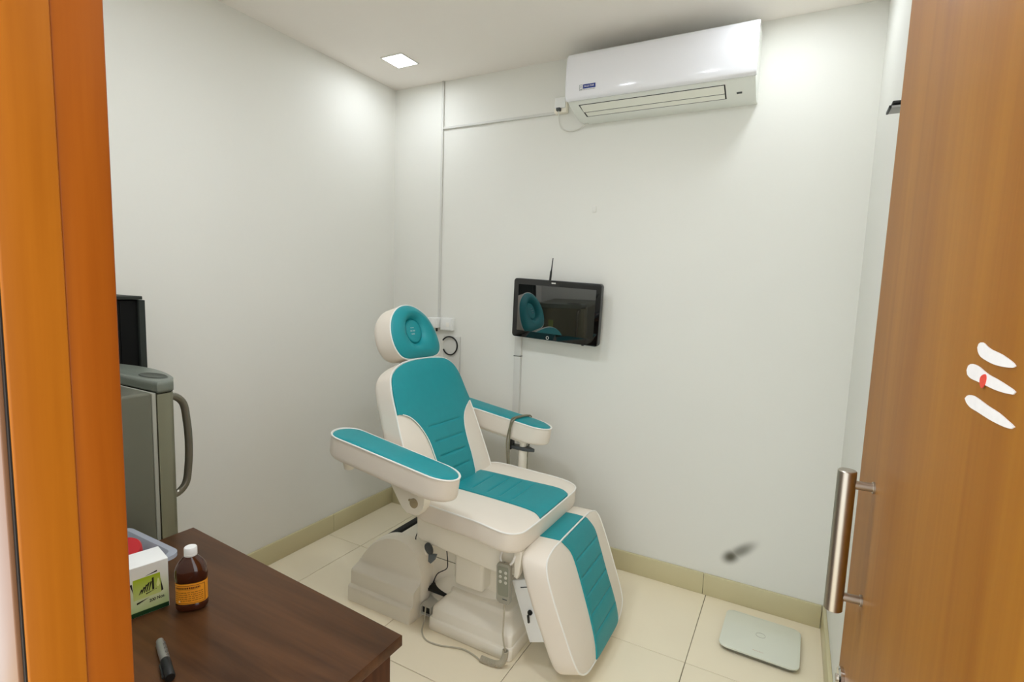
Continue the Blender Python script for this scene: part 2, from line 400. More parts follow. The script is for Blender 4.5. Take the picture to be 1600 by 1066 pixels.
class Sheared:
    """frame whose back rises towards its top end, so that the top face lies level"""
    def __init__(s, fr, k): s.fr = fr; s.k = k; s.N = fr.N; s.U = fr.U; s.V = fr.V
    def __call__(s, a, b, h=0.0):
        w = min(1.0, max(0.0, (b + 0.16) / 0.13)); return s.fr(a, b + max(0.0, -h) * s.k * w * w * (3 - 2 * w), h)
class Pad:
    def __init__(s, fr, outline, center, prof, depth, n=112, smoothpts=True):
        s.fr = fr; s.c = Vector((center[0], center[1], 0)); s.prof = prof; s.depth = depth
        pts = catmull([(a, b, 0) for a, b in outline], n) if smoothpts else [Vector((a, b, 0)) for a, b in outline]
        area = sum(pts[i].x * pts[(i + 1) % len(pts)].y - pts[(i + 1) % len(pts)].x * pts[i].y for i in range(len(pts)))
        if area < 0: pts.reverse()
        s.pts = pts; s.ell = None
    def at(s, p, t):
        d = p - s.c
        if s.ell:
            a = math.atan2(d.y / s.ell[1], d.x / s.ell[0]); e = Vector((s.ell[0] * math.cos(a), s.ell[1] * math.sin(a), 0))
            w = min(1.0, max(0.0, (t - 0.42) / 0.4)); w = w * w * (3 - 2 * w); d = e.lerp(d, w)
        return (s.c + d * t).xy
    def H(s, t):
        p = s.prof
        for (s0, h0), (s1, h1) in zip(p, p[1:]):
            if t <= s1:
                k = (t - s0) / (s1 - s0); k = k * k * (3 - 2 * k) if False else k
                return h0 + (h1 - h0) * k
        return p[-1][1]
    def star(s, a, b):
        """how far out (0 centre, 1 outline) the point lies"""
        d = Vector((a, b, 0)) - s.c
        if d.length < 1e-6: return 0.0
        n = len(s.pts)
        for i in range(n):
            p = s.pts[i] - s.c; q = s.pts[(i + 1) % n] - s.c
            den = d.x * (q.y - p.y) - d.y * (q.x - p.x)
            if abs(den) < 1e-12: continue
            t = (p.x * (q.y - p.y) - p.y * (q.x - p.x)) / den
            u = (p.x * d.y - p.y * d.x) / den
            if t > 0 and -1e-6 <= u <= 1 + 1e-6: return 1.0 / t
        return 1.0
    def body(s, name, m, parent, rb=0.02, top_s=None):
        ts = [0.04, 0.15, 0.28, 0.4, 0.5, 0.6, 0.68, 0.76, 0.83, 0.88, 0.92, 0.95, 0.975, 0.99, 1.0] if top_s is None else top_s
        rings = [[s.fr(*s.at(p, t), s.H(t)) for p in s.pts] for t in ts]
        rad = sum((p - s.c).length for p in s.pts) / len(s.pts)
        d = s.depth
        side = [(1.002, -0.006), (1.004, -0.02)]
        for k in range(6):
            a = math.pi / 2 * k / 5
            side.append((1.004 - rb * (1 - math.cos(a)) / rad, -(d - rb) - rb * math.sin(a)))
        side.append((0.6, -d - 0.001)); side.append((0.05, -d - 0.001))
        rings += [[s.fr(*(s.c + (p - s.c) * t).xy, h) for p in s.pts] for t, h in side]
        bm = B(); add_loft(bm, rings); return obj(name, bm, m, parent, angle=60)
    def piping(s, parent, rad=0.0042, t=1.0, h=None, m=None):
        bm = B(); hh = s.H(1.0) if h is None else h
        add_tube(bm, [s.fr(*(s.c + (p - s.c) * t).xy, hh) for p in s.pts], rad, 8, closed=True)
        return obj('piping', bm, m or PIPING, parent)
    def panel(s, name, m, parent, b0, b1, vl, vr, stitches=(), nb=64, na=28, smax=0.985, lift=0.0055, tilt=0.0, gdepth=0.0048, gw=0.0055, inset=0.1):
        bs = [b0 + (b1 - b0) * i / (nb - 1) for i in range(nb)]
        for st in stitches: bs += [st - gw, st - gw * .45, st, st + gw * .45, st + gw]
        bs = sorted(bs)
        rows = []
        for b in bs:
            l, r = vl(b), vr(b); row = []
            for j in range(na):
                k = j / (na - 1); a = l + (r - l) * k
                bb = b + tilt * (a)
                t = s.star(a, bb)
                A_, B_ = a, bb
                if t > smax:
                    q = s.c + (Vector((a, bb, 0)) - s.c) * (smax / t); A_, B_ = q.x, q.y; t = smax
                g = 0.0
                for st in stitches:
                    e = min(1, max(0, min(k, 1 - k) - inset) / 0.05)
                    g = max(g, e * math.exp(-((b - st) / (gw * .7)) ** 2))
                puff = 0.0015 * min(1, min(k, 1 - k) / 0.06)
                row.append(s.fr(A_, B_, s.H(t) + lift + puff - gdepth * g))
            rows.append(row)
        bm = B()
        vs = [[bm.verts.new(p) for p in r] for r in rows]
        for r0_, r1_ in zip(vs, vs[1:]):
            for j in range(na - 1):
                try: bm.faces.new((r0_[j], r0_[j + 1], r1_[j + 1], r1_[j]))
                except ValueError: pass
        # close the sheet into a thin slab so that it has a real edge
        bmesh.ops.remove_doubles(bm, verts=bm.verts, dist=1e-5)
        bmesh.ops.dissolve_degenerate(bm, edges=bm.edges, dist=1e-6)
        bmesh.ops.recalc_face_normals(bm, faces=bm.faces)
        up_ = sum((f.normal.dot(s.fr.N) * f.calc_area() for f in bm.faces))
        if up_ < 0: bmesh.ops.reverse_faces(bm, faces=bm.faces)
        be = [e for e in bm.edges if len(e.link_faces) == 1]
        ex = bmesh.ops.extrude_edge_only(bm, edges=be)
        nv = [v for v in ex['geom'] if isinstance(v, bmesh.types.BMVert)]
        for v in nv: v.co -= s.fr.N * (lift + 0.003)
        me_o = obj(name, bm, m, parent, angle=60)
        return me_o

def interp(tab):
    tab = sorted(tab)
    def f(x):
        if x <= tab[0][0]: return tab[0][1]
        for (x0, y0), (x1, y1) in zip(tab, tab[1:]):
            if x <= x1: return y0 + (y1 - y0) * (x - x0) / (x1 - x0)
        return tab[-1][1]
    return f
def smooth_tab(tab, n=60):
    return interp([(p.x, p.y) for p in catmull([(a, b, 0) for a, b in tab], n, closed=False)])

chair = thing('treatment_chair', 'reclining white and teal cosmetic treatment chair with armrests and footrest in the room corner', 'chair', (1.15, YC, 0.0))

# headrest
HF = Frame((0.783, YC, 1.148), (-0.078, 0.242))
head_out = [(-0.027, 0.256), (0.018, 0.2525), (0.066, 0.233), (0.116, 0.195), (0.150, 0.138), (0.166, 0.08), (0.164, 0.034), (0.144, 0.008), (0.106, -0.003), (0.0, -0.003),
            (-0.1, 0.004), (-0.134, 0.022), (-0.159, 0.063), (-0.166, 0.114), (-0.158, 0.16), (-0.14, 0.197), (-0.108, 0.229), (-0.070, 0.249)]
head_prof = [(0, 0.003), (0.33, 0.001), (0.365, -0.009), (0.40, 0.003), (0.48, 0.016), (0.6, 0.021), (0.72, 0.021), (0.85, 0.015), (0.94, 0.007), (1.0, 0.0)]
hp = Pad(HF, head_out, (-0.006, 0.130), head_prof, 0.125); hp.ell = (0.158, 0.163)
hd = hp.body('headrest', CREAM, chair, rb=0.045, top_s=[0.04, 0.15, 0.28, 0.33, 0.365, 0.40, 0.44, 0.48, 0.54, 0.6, 0.66, 0.72, 0.78, 0.85, 0.9, 0.94, 0.97, 0.99, 1.0])
ts = [0.03, 0.15, 0.25, 0.31, 0.335, 0.35, 0.365, 0.38, 0.40, 0.44, 0.48, 0.54, 0.6, 0.66, 0.72, 0.78, 0.85, 0.9, 0.94, 0.97, 0.992]
bm = B(); add_loft(bm, [[HF(*hp.at(p, t), hp.H(t) + 0.003 - (0.004 if t > .98 else 0)) for p in hp.pts] for t in ts], True, False)
obj('teal_panel', bm, TEAL, hd, angle=80)
hp.piping(hd, 0.0032)
MARK = mat('faint_white_print', (150, 190, 194), rough=0.5)
bm = B()
for (b, a0, a1, hh) in ((0.146, -0.028, -0.004, 0.005), (0.131, -0.034, -0.020, 0.007), (0.131, -0.016, 0.000, 0.007), (0.116, -0.030, -0.006, 0.007)):
    n = 5
    for k in range(n):
        x0 = a0 + (a1 - a0) * k / n; x1 = x0 + (a1 - a0) / n * 0.62
        add_prism(bm, [(x0, b - hh / 2), (x1, b - hh / 2 + 0.0006 * (k % 2)), (x1, b + hh / 2), (x0, b + hh / 2 - 0.0008 * (k % 3))], hp.H(.1) + 0.003, hp.H(.1) + 0.0042, 0.0, lambda a, b_, h: HF(a, b_, h))
obj('faint_print', bm, MARK, hd)
for a in (-0.05, 0.04):
    bm = B(); add_cyl(bm, HF(a, 0.03, -0.08), HF(a, -0.08, -0.075), 0.008, seg=14); obj('headrest_post', bm, STEEL, chair)

# backrest
BF = Frame((1.051, YC, 0.597), (-0.241, 0.55))
back_out = [(-0.285, -0.025), (-0.306, 0.05), (-0.316, 0.15), (-0.314, 0.28), (-0.301, 0.377), (-0.286, 0.48), (-0.264, 0.543), (-0.233, 0.571), (-0.174, 0.594), (-0.102, 0.6025), (-0.02, 0.603), (0.07, 0.598),
            (0.150, 0.583), (0.194, 0.552), (0.219, 0.505), (0.234, 0.40), (0.243, 0.332), (0.246, 0.25), (0.246, 0.14), (0.241, 0.02), (0.225, -0.025), (-0.03, -0.03)]
back_prof = [(0, 0.010), (0.6, 0.010), (0.8, 0.009), (0.9, 0.006), (0.96, 0.003), (1.0, 0.0)]
bp = Pad(BF, back_out, (-0.03, 0.29), back_prof, 0.115, n=132)
bk = bp.body('backrest', CREAM, chair, rb=0.04)
vl = smooth_tab([(-0.02, -0.140), (0.08, -0.158), (0.154, -0.163), (0.224, -0.168), (0.272, -0.183), (0.317, -0.208), (0.350, -0.240), (0.368, -0.275), (0.377, -0.306)])
vr = smooth_tab([(-0.02, 0.076), (0.044, 0.089), (0.108, 0.098), (0.175, 0.102), (0.244, 0.114), (0.293, 0.137), (0.328, 0.174), (0.345, 0.205), (0.362, 0.240)])
bp.panel('teal_panel', TEAL, bk, -0.015, 0.61, lambda b: vl(b) if b < 0.377 else -0.33, lambda b: vr(b) if b < 0.362 else 0.27,
         stitches=(0.078, 0.147, 0.215, 0.287), nb=80, na=36, tilt=-0.03)
bp.piping(bk, 0.0032)
for a0, b0, a1, b1, fn, rng in ((0, 0, 0, 0, vl, (0.0, 0.377)), (0, 0, 0, 0, vr, (0.0, 0.362))):
    bm = B(); pts = []
    for i in range(40):
        b = rng[0] + (rng[1] - rng[0]) * i / 39; a = fn(b); t = bp.star(a, b)
        if t < 0.985: pts.append(BF(a, b - 0.03 * a, bp.H(t) + 0.0055))
    add_tube(bm, pts, 0.0022, 6); obj('seam_piping', bm, PIPING, bk)
# shell behind the back and the black slot in its side
bm = B(); add_box(bm, (-0.245, 0.02, -0.128), (0.19, 0.49, -0.106), 0.010)
for v in bm.verts: v.co = BF(*v.co)
obj('back_shell', bm, PLASTIC, chair)
bm = B(); add_box(bm, (-0.326, 0.235, -0.110), (-0.312, 0.300, -0.098), 0.002)
for v in bm.verts: v.co = BF(*v.co)
obj('side_slot', bm, BLACK, bk)

# seat
SF = Frame((1.53, YC, 0.578), (-0.53, 0.02))
seat_out = [(-0.286, 0.53), (-0.297, 0.431), (-0.300, 0.33), (-0.304, 0.213), (-0.314, 0.139), (-0.317, 0.093), (-0.303, 0.056), (-0.272, 0.034), (-0.21, 0.027), (-0.10, 0.023), (0.03, 0.021), (0.15, 0.020), (0.222, 0.022),
            (0.266, 0.036), (0.297, 0.075), (0.312, 0.135), (0.314, 0.284), (0.313, 0.438), (0.302, 0.49), (0.262, 0.52), (0.12, 0.535), (-0.15, 0.54)]
seat_prof = [(0, 0.010), (0.7, 0.010), (0.85, 0.009), (0.93, 0.006), (0.97, 0.003), (1.0, 0.0)]
sp = Pad(SF, seat_out, (0.0, 0.27), seat_prof, 0.085, n=132)
st = sp.body('seat', CREAM, chair, rb=0.022)
sl = smooth_tab([(0.02, -0.140), (0.057, -0.115), (0.101, -0.105), (0.232, -0.101), (0.35, -0.103), (0.54, -0.110)])
sr = smooth_tab([(0.02, 0.146), (0.059, 0.166), (0.103, 0.170), (0.261, 0.155), (0.40, 0.145), (0.54, 0.130)])
sp.panel('teal_panel', TEAL, st, 0.018, 0.53, sl, sr, stitches=(0.19, 0.252, 0.316, 0.392), nb=60, na=26)
sp.piping(st, 0.0034)

# footrest
LF0 = Frame((1.592, YC, 0.504), (-0.168, 0.436)); LF = Sheared(LF0, 0.36)
leg_out = [(0.0, 0.004), (-0.13, 0.004), (-0.211, 0.000), (-0.268, -0.018), (-0.290, -0.055), (-0.297, -0.15), (-0.290, -0.286), (-0.278, -0.401), (-0.259, -0.437), (-0.215, -0.460), (-0.13, -0.468), (0.0, -0.471),
           (0.135, -0.470), (0.212, -0.458), (0.262, -0.432), (0.280, -0.39), (0.289, -0.294), (0.294, -0.153), (0.284, -0.05), (0.262, -0.018), (0.205, -0.001), (0.132, 0.003)]
leg_prof = [(0, 0.014), (0.55, 0.013), (0.75, 0.010), (0.87, 0.006), (0.95, 0.003), (1.0, 0.0)]
lp = Pad(LF, leg_out, (0.0, -0.23), leg_prof, 0.110, n=128)
lg = lp.body('footrest', CREAM, chair, rb=0.03)
ll = smooth_tab([(-0.475, -0.128), (-0.44, -0.115), (-0.332, -0.100), (-0.228, -0.091), (-0.114, -0.086), (-0.057, -0.090), (0.002, -0.124)])
lr = smooth_tab([(-0.475, 0.148), (-0.44, 0.157), (-0.378, 0.160), (-0.255, 0.160), (-0.138, 0.168), (-0.064, 0.172), (0.002, 0.140)])
lp.panel('teal_panel', TEAL, lg, -0.47, 0.0, ll, lr, stitches=(-0.098, -0.170, -0.240, -0.312, -0.385), nb=60, na=26, inset=0.0, gdepth=0.0046)
lp.piping(lg, 0.0032)
# teal strip continues over the top edge of the footrest
bm = B()
pts = []
for i in range(9):
    k = i / 8
    pts.append([LF(-0.124 - 0.006 * k + (0.255 + 0.006 * k) * j / 12, 0.0075 + 0.002 * math.sin(math.pi * k), -0.003 - 0.078 * k) for j in range(13)])
vs = [[bm.verts.new(p) for p in r_] for r_ in pts]
for a_, b_ in zip(vs, vs[1:]):
    for j in range(12): bm.faces.new((a_[j], a_[j + 1], b_[j + 1], b_[j]))
ex = bmesh.ops.extrude_edge_only(bm, edges=[e for e in bm.edges if len(e.link_faces) == 1])
for v in ex['geom']:
    if isinstance(v, bmesh.types.BMVert): v.co -= LF.U * 0.008
obj('top_teal_strip', bm, TEAL, lg)

# armrests
def armrest(yc, side):
    fr = Frame((1.272, yc, 0.79), (-0.55, 0.077))
    L_, w = 0.605, 0.066
    out = []
    for k in range(25): t = math.pi * k / 24; out.append((-w * math.cos(t) * 0.97, 0.075 - 0.095 * math.sin(t)))
    for k in range(1, 6): out.append((w * (0.97 + 0.05 * k / 5), 0.075 + (L_ - 0.15) * k / 6))
    for k in range(25): t = math.pi * k / 24; out.append((w * 1.04 * math.cos(t), L_ - 0.075 + 0.075 * math.sin(t)))
    for k in range(5, 0, -1): out.append((-w * (0.97 + 0.05 * k / 5), 0.075 + (L_ - 0.15) * k / 6))
    prof = [(0, 0.009), (0.5, 0.0085), (0.75, 0.007), (0.9, 0.0045), (1.0, 0.0)]
    pd = Pad(fr, out, (0, L_ / 2), prof, 0.092, n=120)
    ar = pd.body('armrest', CREAM, chair, rb=0.022)
    bm = B(); ts_ = [0.05, 0.3, 0.5, 0.65, 0.75, 0.83, 0.9, 0.95, 0.985]
    add_loft(bm, [[fr(*(pd.c + (p - pd.c) * t).xy, pd.H(t) + 0.0025 - (0.003 if t > .96 else 0)) for p in pd.pts] for t in ts_], True, False)
    obj('teal_panel', bm, TEAL, ar, angle=80)
    pd.piping(ar, 0.0034, t=1.0, h=0.002)
    # under the pad: a moulded carrier with a pivot lug, and a rear knob
    bm = B(); add_box(bm, (-0.032, 0.10, -0.112), (0.032, L_ - 0.06, -0.090), 0.008)
    for v in bm.verts: v.co = fr(*v.co)
    obj('arm_carrier', bm, PLASTIC, ar)
    bm = B(); c = fr(0.0 * side, L_ - 0.085, -0.088)
    add_lathe(bm, c - Vector((0, 0, 0.060)), [(0.010, 0), (0.020, 0.005), (0.026, 0.030), (0.029, 0.062)], 24); obj('knob', bm, PLASTIC, ar)
    return ar, fr
armN, frN = armrest(-1.113, -1)
armF, frF = armrest(-0.287, 1)
# near arm pivot bracket (moulded, with a lock recess) down to the seat frame
def bracket(sy, parent):
    y0 = YC + sy * 0.30; y1 = YC + sy * 0.345
    bm = B()
    poly = [(0.900, 0.70), (1.07, 0.70), (1.085, 0.655), (1.08, 0.60), (1.058, 0.565), (1.020, 0.556), (0.980, 0.575), (0.940, 0.625)]
    pts = [(p.x, p.y) for p in catmull([(a, b, 0) for a, b in poly], 44)]
    add_prism(bm, pts, min(y0, y1), max(y0, y1), 0.010, lambda a, b, h: (a, h, b), seg=3)
    o = obj('arm_bracket', bm, PLASTIC, parent)
    bm = B(); add_lathe(bm, (1.035, y1 + sy * 0.0005, 0.612), [(0.020, 0), (0.020, 0.004), (0.012, 0.006)], 20, axis=(0, sy, 0)); obj('recess_disc', bm, mat('recess_shade_tan', (172, 156, 124), rough=0.5), o)  # tan disc and bar hold the brown shading of a recess in their colour
    bm = B(); add_box(bm, (1.010, min(y1, y1 + sy * 0.008), 0.618), (1.050, max(y1, y1 + sy * 0.008), 0.626), 0.002); obj('recess_bar', bm, MATS['recess_shade_tan'], o)
bracket(-1, chair)
# far arm stands on a post with a grey release lever
bm = B(); add_lathe(bm, (1.145, -0.300, 0.47), [(0.022, 0), (0.022, 0.20), (0.018, 0.205), (0.018, 0.24)], 24); po = obj('arm_post', bm, PLASTIC, chair)
bm = B(); add_prism(bm, [(1.085, -0.325), (1.165, -0.328), (1.215, -0.316), (1.215, -0.306), (1.165, -0.276), (1.085, -0.280)], 0.658, 0.676, 0.004); obj('release_lever', bm, DGREY, po)
bm = B(); add_box(bm, (1.076, -0.332, 0.655), (1.09, -0.29, 0.705), 0.002); obj('lever_clip', bm, BLACK, po)
bm = B(); add_cyl(bm, (1.182, -0.318, 0.45), (1.182, -0.318, 0.66), 0.0022, seg=8); obj('release_rod', bm, OLIVECABLE, po)

# seat frame skirt: tapered moulded housing
def yprism(name, poly, y0, y1, m, parent, bevel=0.008, sm=None, seg=3):
    bm = B(); pts = poly if sm is None else [(p.x, p.y) for p in catmull([(a, b, 0) for a, b in poly], sm)]
    add_prism(bm, pts, y0, y1, bevel, lambda a, b, h: (a, h, b), seg=seg); return obj(name, bm, m, parent)
sk = yprism('seat_frame', [(0.955, 0.535), (0.955, 0.40), (0.985, 0.385), (1.385, 0.350), (1.455, 0.372), (1.475, 0.405), (1.475, 0.500), (1.40, 0.505)], -0.93, -0.47, PLASTIC, chair, 0.014)
box('motor_box', (1.108, -0.855, 0.190), (1.257, -0.60, 0.385), PLASTIC, chair, bevel=0.016)
box('lift_column', (1.13, -0.79, 0.16), (1.33, -0.61, 0.40), PLASTIC, chair, bevel=0.006)
bm = B(); add_cyl(bm, (1.40, -0.74, 0.355), (1.20, -0.74, 0.20), 0.012, seg=14); add_cyl(bm, (1.40, -0.66, 0.355), (1.20, -0.66, 0.20), 0.012, seg=14); obj('lift_strut', bm, BLACKSTEEL, chair)
box('frame_clip', (1.485, -0.872, 0.440), (1.507, -0.842, 0.485), BLACK, chair, bevel=0.003)
for y in (-0.845, -0.60): box('footrest_arm', (1.42, y, 0.43), (1.53, y + 0.045, 0.455), BLACKSTEEL, chair, bevel=0.004)

# rear foot: D-shaped covers at both ends of a cross beam
def foot_cover(ynear, d):
    """d=+1: front step faces -y"""
    y = lambda t: ynear + d * t
    D = [(0.571, 0.150), (0.60, 0.200), (0.645, 0.255), (0.70, 0.300), (0.765, 0.330), (0.828, 0.338), (0.880, 0.328), (0.925, 0.295), (0.950, 0.245), (0.962, 0.185), (0.962, 0.135)]
    Dp = [(p.x, p.y) for p in catmull([(a, b, 0) for a, b in D], 40, closed=False)]
    bm = B()
    def sec(x_in, top, base=0.0):
        q = [(0.571 + x_in, base), (0.935 - x_in, base)]
        return q
    n = 40
    # loft over depth: each section is the outline (x,z) sampled the same way, low at the step and full D behind it
    def outline(k, sx, capz):
        pts = []
        for a, b in Dp: pts.append((0.766 + (a - 0.766) * sx, min(b, capz)))
        pts += [(0.766 + (0.962 - 0.766) * sx, 0.04), (0.766 + (0.958 - 0.766) * sx, 0.0), (0.766 + (0.571 - 0.766) * sx, 0.0), (0.766 + (0.571 - 0.766) * sx, 0.04)]
        return pts
    rings = []
    for t, sx, cz in ((0.000, 0.94, 0.066), (0.002, 0.945, 0.068), (0.004, 0.95, 0.0705), (0.019, 0.955, 0.0745), (0.021, 0.956, 0.080), (0.023, 0.956, 0.130), (0.025, 0.960, 0.138), (0.031, 0.965, 0.143)):
        rings.append([(a, y(t), b) for a, b in outline(0, sx, cz)])
    for t, sx, cz in ((0.062, 0.97, 0.158), (0.068, 0.965, 0.166), (0.071, 0.965, 0.178)):
        rings.append([(a, y(t), b) for a, b in outline(0, sx, cz)])
    for t, sc in ((0.073, 0.955), (0.078, 0.965), (0.086, 0.985), (0.094, 0.997), (0.105, 1.0), (0.125, 1.0)):
        rr = []
        for a, b in outline(0, 1.0, 9):
            rr.append((0.766 + (a - 0.766) * (0.965 + 0.035 * (sc - 0.95) / 0.05), y(t), b if b < 0.1 else 0.1 + (b - 0.1) * sc))
        rings.append(rr)
    add_loft(bm, rings)
    return bm
f1 = obj('foot_cover', foot_cover(-0.962, 1), PLASTIC, chair, angle=50)
f2 = obj('foot_cover', foot_cover(-0.438, -1), PLASTIC, chair, angle=50)
box('cross_beam', (0.735, -0.842, 0.012), (0.945, -0.558, 0.295), PLASTIC, chair, bevel=0.012)
bm = B(); add_box(bm, (0.700, -0.842, 0.270), (0.733, -0.558, 0.300), 0.003); obj('edge_strip', bm, BLACKSTEEL, chair)
yprism('rear_housing', [(0.86, 0.10), (0.86, 0.30), (0.90, 0.345), (1.01, 0.385), (1.16, 0.385), (1.16, 0.20), (1.10, 0.13)], -0.785, -0.615, PLASTIC, chair, 0.012)
yprism('housing_seam', [(0.91, 0.2385), (1.161, 0.2385), (1.161, 0.2415), (0.91, 0.2415)], -0.7862, -0.780, OLIVECABLE, chair, 0.0)
bm = B(); add_box(bm, (0.90, -0.80, 0.035), (1.12, -0.60, 0.110), 0.004); obj('chassis_bar', bm, BLACKSTEEL, chair)
bm = B(); add_box(bm, (0.955, -0.845, 0.105), (1.075, -0.79, 0.118), 0.002); obj('chassis_plate', bm, BLACKSTEEL, chair)
# square steel tube with an open end
bm = B()
x0, x1, z0, z1, ya, yb, w_ = 0.968, 1.022, 0.030, 0.075, -0.905, -0.50, 0.004
for lo, hi in (((x0, ya, z0), (x1, yb, z0 + w_)), ((x0, ya, z1 - w_), (x1, yb, z1)), ((x0, ya, z0 + w_), (x0 + w_, yb, z1 - w_)), ((x1 - w_, ya, z0 + w_), (x1, yb, z1 - w_))): add_box(bm, lo, hi)
tb = obj('square_tube', bm, mat('zinc_grey', (196, 194, 182), rough=0.45), chair)
box('tube_plug', (x0 + w_, ya + 0.012, z0 + w_), (x1 - w_, ya + 0.02, z1 - w_), BLACK, tb)

# front plinth: stepped moulding with a hump under the column
def rrect(x0, x1, y0, y1, r, z, n=8):
    pts = []
    for cx, cy, a0 in ((x1 - r, y0 + r, -90), (x1 - r, y1 - r, 0), (x0 + r, y1 - r, 90), (x0 + r, y0 + r, 180)):
        for k in range(n + 1):
            a = math.radians(a0 + 90 * k / n); pts.append((cx + r * math.cos(a), cy + r * math.sin(a), z))
    return pts
bm = B()
rings = []
for z, i, r in ((0.0, 0.004, 0.02), (0.004, 0.0, 0.02), (0.046, 0.001, 0.02), (0.051, 0.005, 0.02), (0.053, 0.012, 0.02), (0.090, 0.016, 0.02), (0.098, 0.022, 0.022), (0.128, 0.078, 0.03), (0.134, 0.086, 0.03), (0.148, 0.088, 0.03), (0.152, 0.094, 0.03)):
    rings.append(rrect(1.03 + i * 0.55, 1.445 - i * 0.62, -0.937 + i, -0.463 - i, r, z))
add_loft(bm, rings); pl = obj('base_plinth', bm, PLASTIC, chair, angle=50)
bm = B(); rings = []
for k in range(10):
    t = math.pi / 2 * k / 9
    sx = 0.260 * math.cos(t) + 0.003; sy_ = 0.160 * math.cos(t) + 0.003
    rings.append([(1.165 + sx * math.copysign(abs(math.cos(a)) ** 0.7, math.cos(a)), YC + sy_ * math.copysign(abs(math.sin(a)) ** 0.7, math.sin(a)), 0.020 + 0.195 * math.sin(t)) for a in [2 * math.pi * j / 48 for j in range(48)]])
add_loft(bm, rings); obj('plinth_hump', bm, PLASTIC, pl, angle=60)
bm = B(); add_prism(bm, [(1.00, -0.83), (1.17, -0.835), (1.17, -0.56), (1.00, -0.56)], 0.10, 0.105); obj('base_gasket', bm, BLACKSTEEL, chair)
# grey foot-shaped lever clipped to the seat frame
bm = B(); add_prism(bm, [(p.x, p.y) for p in catmull([(1.008, 0.400, 0), (1.030, 0.398, 0), (1.046, 0.372, 0), (1.044, 0.345, 0), (1.030, 0.343, 0), (1.008, 0.362, 0), (1.000, 0.382, 0)], 30)], -0.946, -0.932, 0.002, lambda a, b, h: (1.046 + (a - 1.04) * 0.8, h, 0.352 + (b - 0.35) * 0.8)); lv = obj('tilt_lever', bm, DGREY, chair)
bm = B(); add_prism(bm, [(1.030, 0.346), (1.078, 0.356), (1.066, 0.322), (1.045, 0.298), (1.028, 0.306)], -0.948, -0.934, 0.002, lambda a, b, h: (1.046 + (a - 1.04) * 0.8, h, 0.352 + (b - 0.35) * 0.8)); obj('lever_tab', bm, mat('slate_plastic', (92, 100, 104), rough=0.4), lv)
# loop that the handset hangs from
bm = B()
bow = [(1.408, -0.938, 0.492), (1.402, -0.957, 0.470), (1.402, -0.968, 0.446), (1.412, -0.972, 0.435), (1.440, -0.972, 0.433), (1.455, -0.970, 0.446), (1.462, -0.958, 0.472), (1.466, -0.940, 0.496)]
add_tube(bm, catmull(bow, 30, closed=False), 0.0042, 8); obj('hanging_loop', bm, PIPING, chair)
yprism('loop_plate', [(1.455, 0.50), (1.492, 0.495), (1.482, 0.40), (1.472, 0.378), (1.458, 0.385)], -0.962, -0.928, PLASTIC, chair, 0.006)
# thin cable from the frame to the rear housing
bm = B(); add_tube(bm, catmull([(0.956, -0.835, 0.418), (0.925, -0.836, 0.394), (0.90, -0.838, 0.372), (0.884, -0.838, 0.345), (0.882, -0.838, 0.310)], 24, closed=False), 0.0024, 6)
add_tube(bm, catmull([(1.10, -0.90, 0.36), (1.085, -0.87, 0.29), (1.05, -0.83, 0.23), (0.99, -0.815, 0.18), (0.965, -0.81, 0.13)], 24, closed=False), 0.0024, 6)
obj('wiring', bm, BLACKSTEEL, chair)
# white control box with a black key behind the footrest
CBF = LF0
bm = B(); add_box(bm, (-0.215, -0.345, -0.215), (0.10, -0.095, -0.112), 0.004)
for v in bm.verts: v.co = CBF(*v.co)
cb = obj('control_box', bm, PLASTIC_W, chair)
def on_box(a, b, h): return CBF(-0.2155 - h, b, a)   # on the box face that looks to the near side
bm = B(); add_prism(bm, [(-0.182, -0.128), (-0.140, -0.128), (-0.140, -0.124), (-0.182, -0.124)], 0.0, 0.001, 0.0, on_box); obj('small_print', bm, DGREY, cb)
bm = B(); add_lathe(bm, CBF(-0.2155, -0.225, -0.170), [(0.010, 0), (0.010, 0.006), (0.007, 0.010)], 18, axis=(0, -1, 0)); ky = obj('key_lock', bm, BLACK, cb)
bm = B(); add_box(bm, (-0.0035, -0.024, -0.004), (0.0035, 0.006, 0.012), 0.0015)
kc = CBF(-0.232, -0.232, -0.172)
for v in bm.verts: v.co = kc + Vector((v.co.x - 0.15 * v.co.y, -v.co.z * 0.6, v.co.y))
obj('key', bm, BLACK, cb)
bm = B(); add_tube(bm, [CBF(-0.16, 0.0, -0.125), CBF(-0.16, -0.06, -0.128), CBF(-0.16, -0.11, -0.13)], 0.002, 6); obj('wire', bm, OLIVECABLE, cb)

# ------------------------------------------------------------------ handset with coiled lead
rc = thing('remote_control', 'grey handset with six buttons hanging on a loop under the chair seat', 'remote control', (1.43, -0.98, 0.36))
RM = mat('warm_grey_plastic', (158, 154, 138), rough=0.4, var=0.03)
RT = Vector((1.425, -0.978, 0.440)); RB = Vector((1.434, -0.986, 0.286))
RU = (RT - RB).normalized(); RX = Vector((0.97, 0.05, 0.0)).normalized(); RN = RX.cross(RU).normalized()
if RN.y > 0: RN = -RN
def rmap(a, b, h): return RB + RX * a + RU * b + RN * h
RL = (RT - RB).length
def rr2(w, l, r, n=6):
    return [(x, y_) for x, y_, _ in rrect(-w, w, 0, l, r, 0, n)]
bm = B(); add_prism(bm, rr2(0.0285, RL, 0.012), -0.011, 0.011, 0.004, rmap, seg=3); bd = obj('body', bm, RM, rc)
bm = B(); add_prism(bm, [(a, b) for a, b in [(x, y_ + 0.03) for x, y_ in rr2(0.023, RL - 0.04, 0.008)]], 0.0110, 0.0118, 0.0, rmap); obj('face_plate', bm, mat('olive_grey_panel', (136, 136, 118), rough=0.35), bd)
BTN = mat('pale_button', (196, 192, 176), rough=0.3)
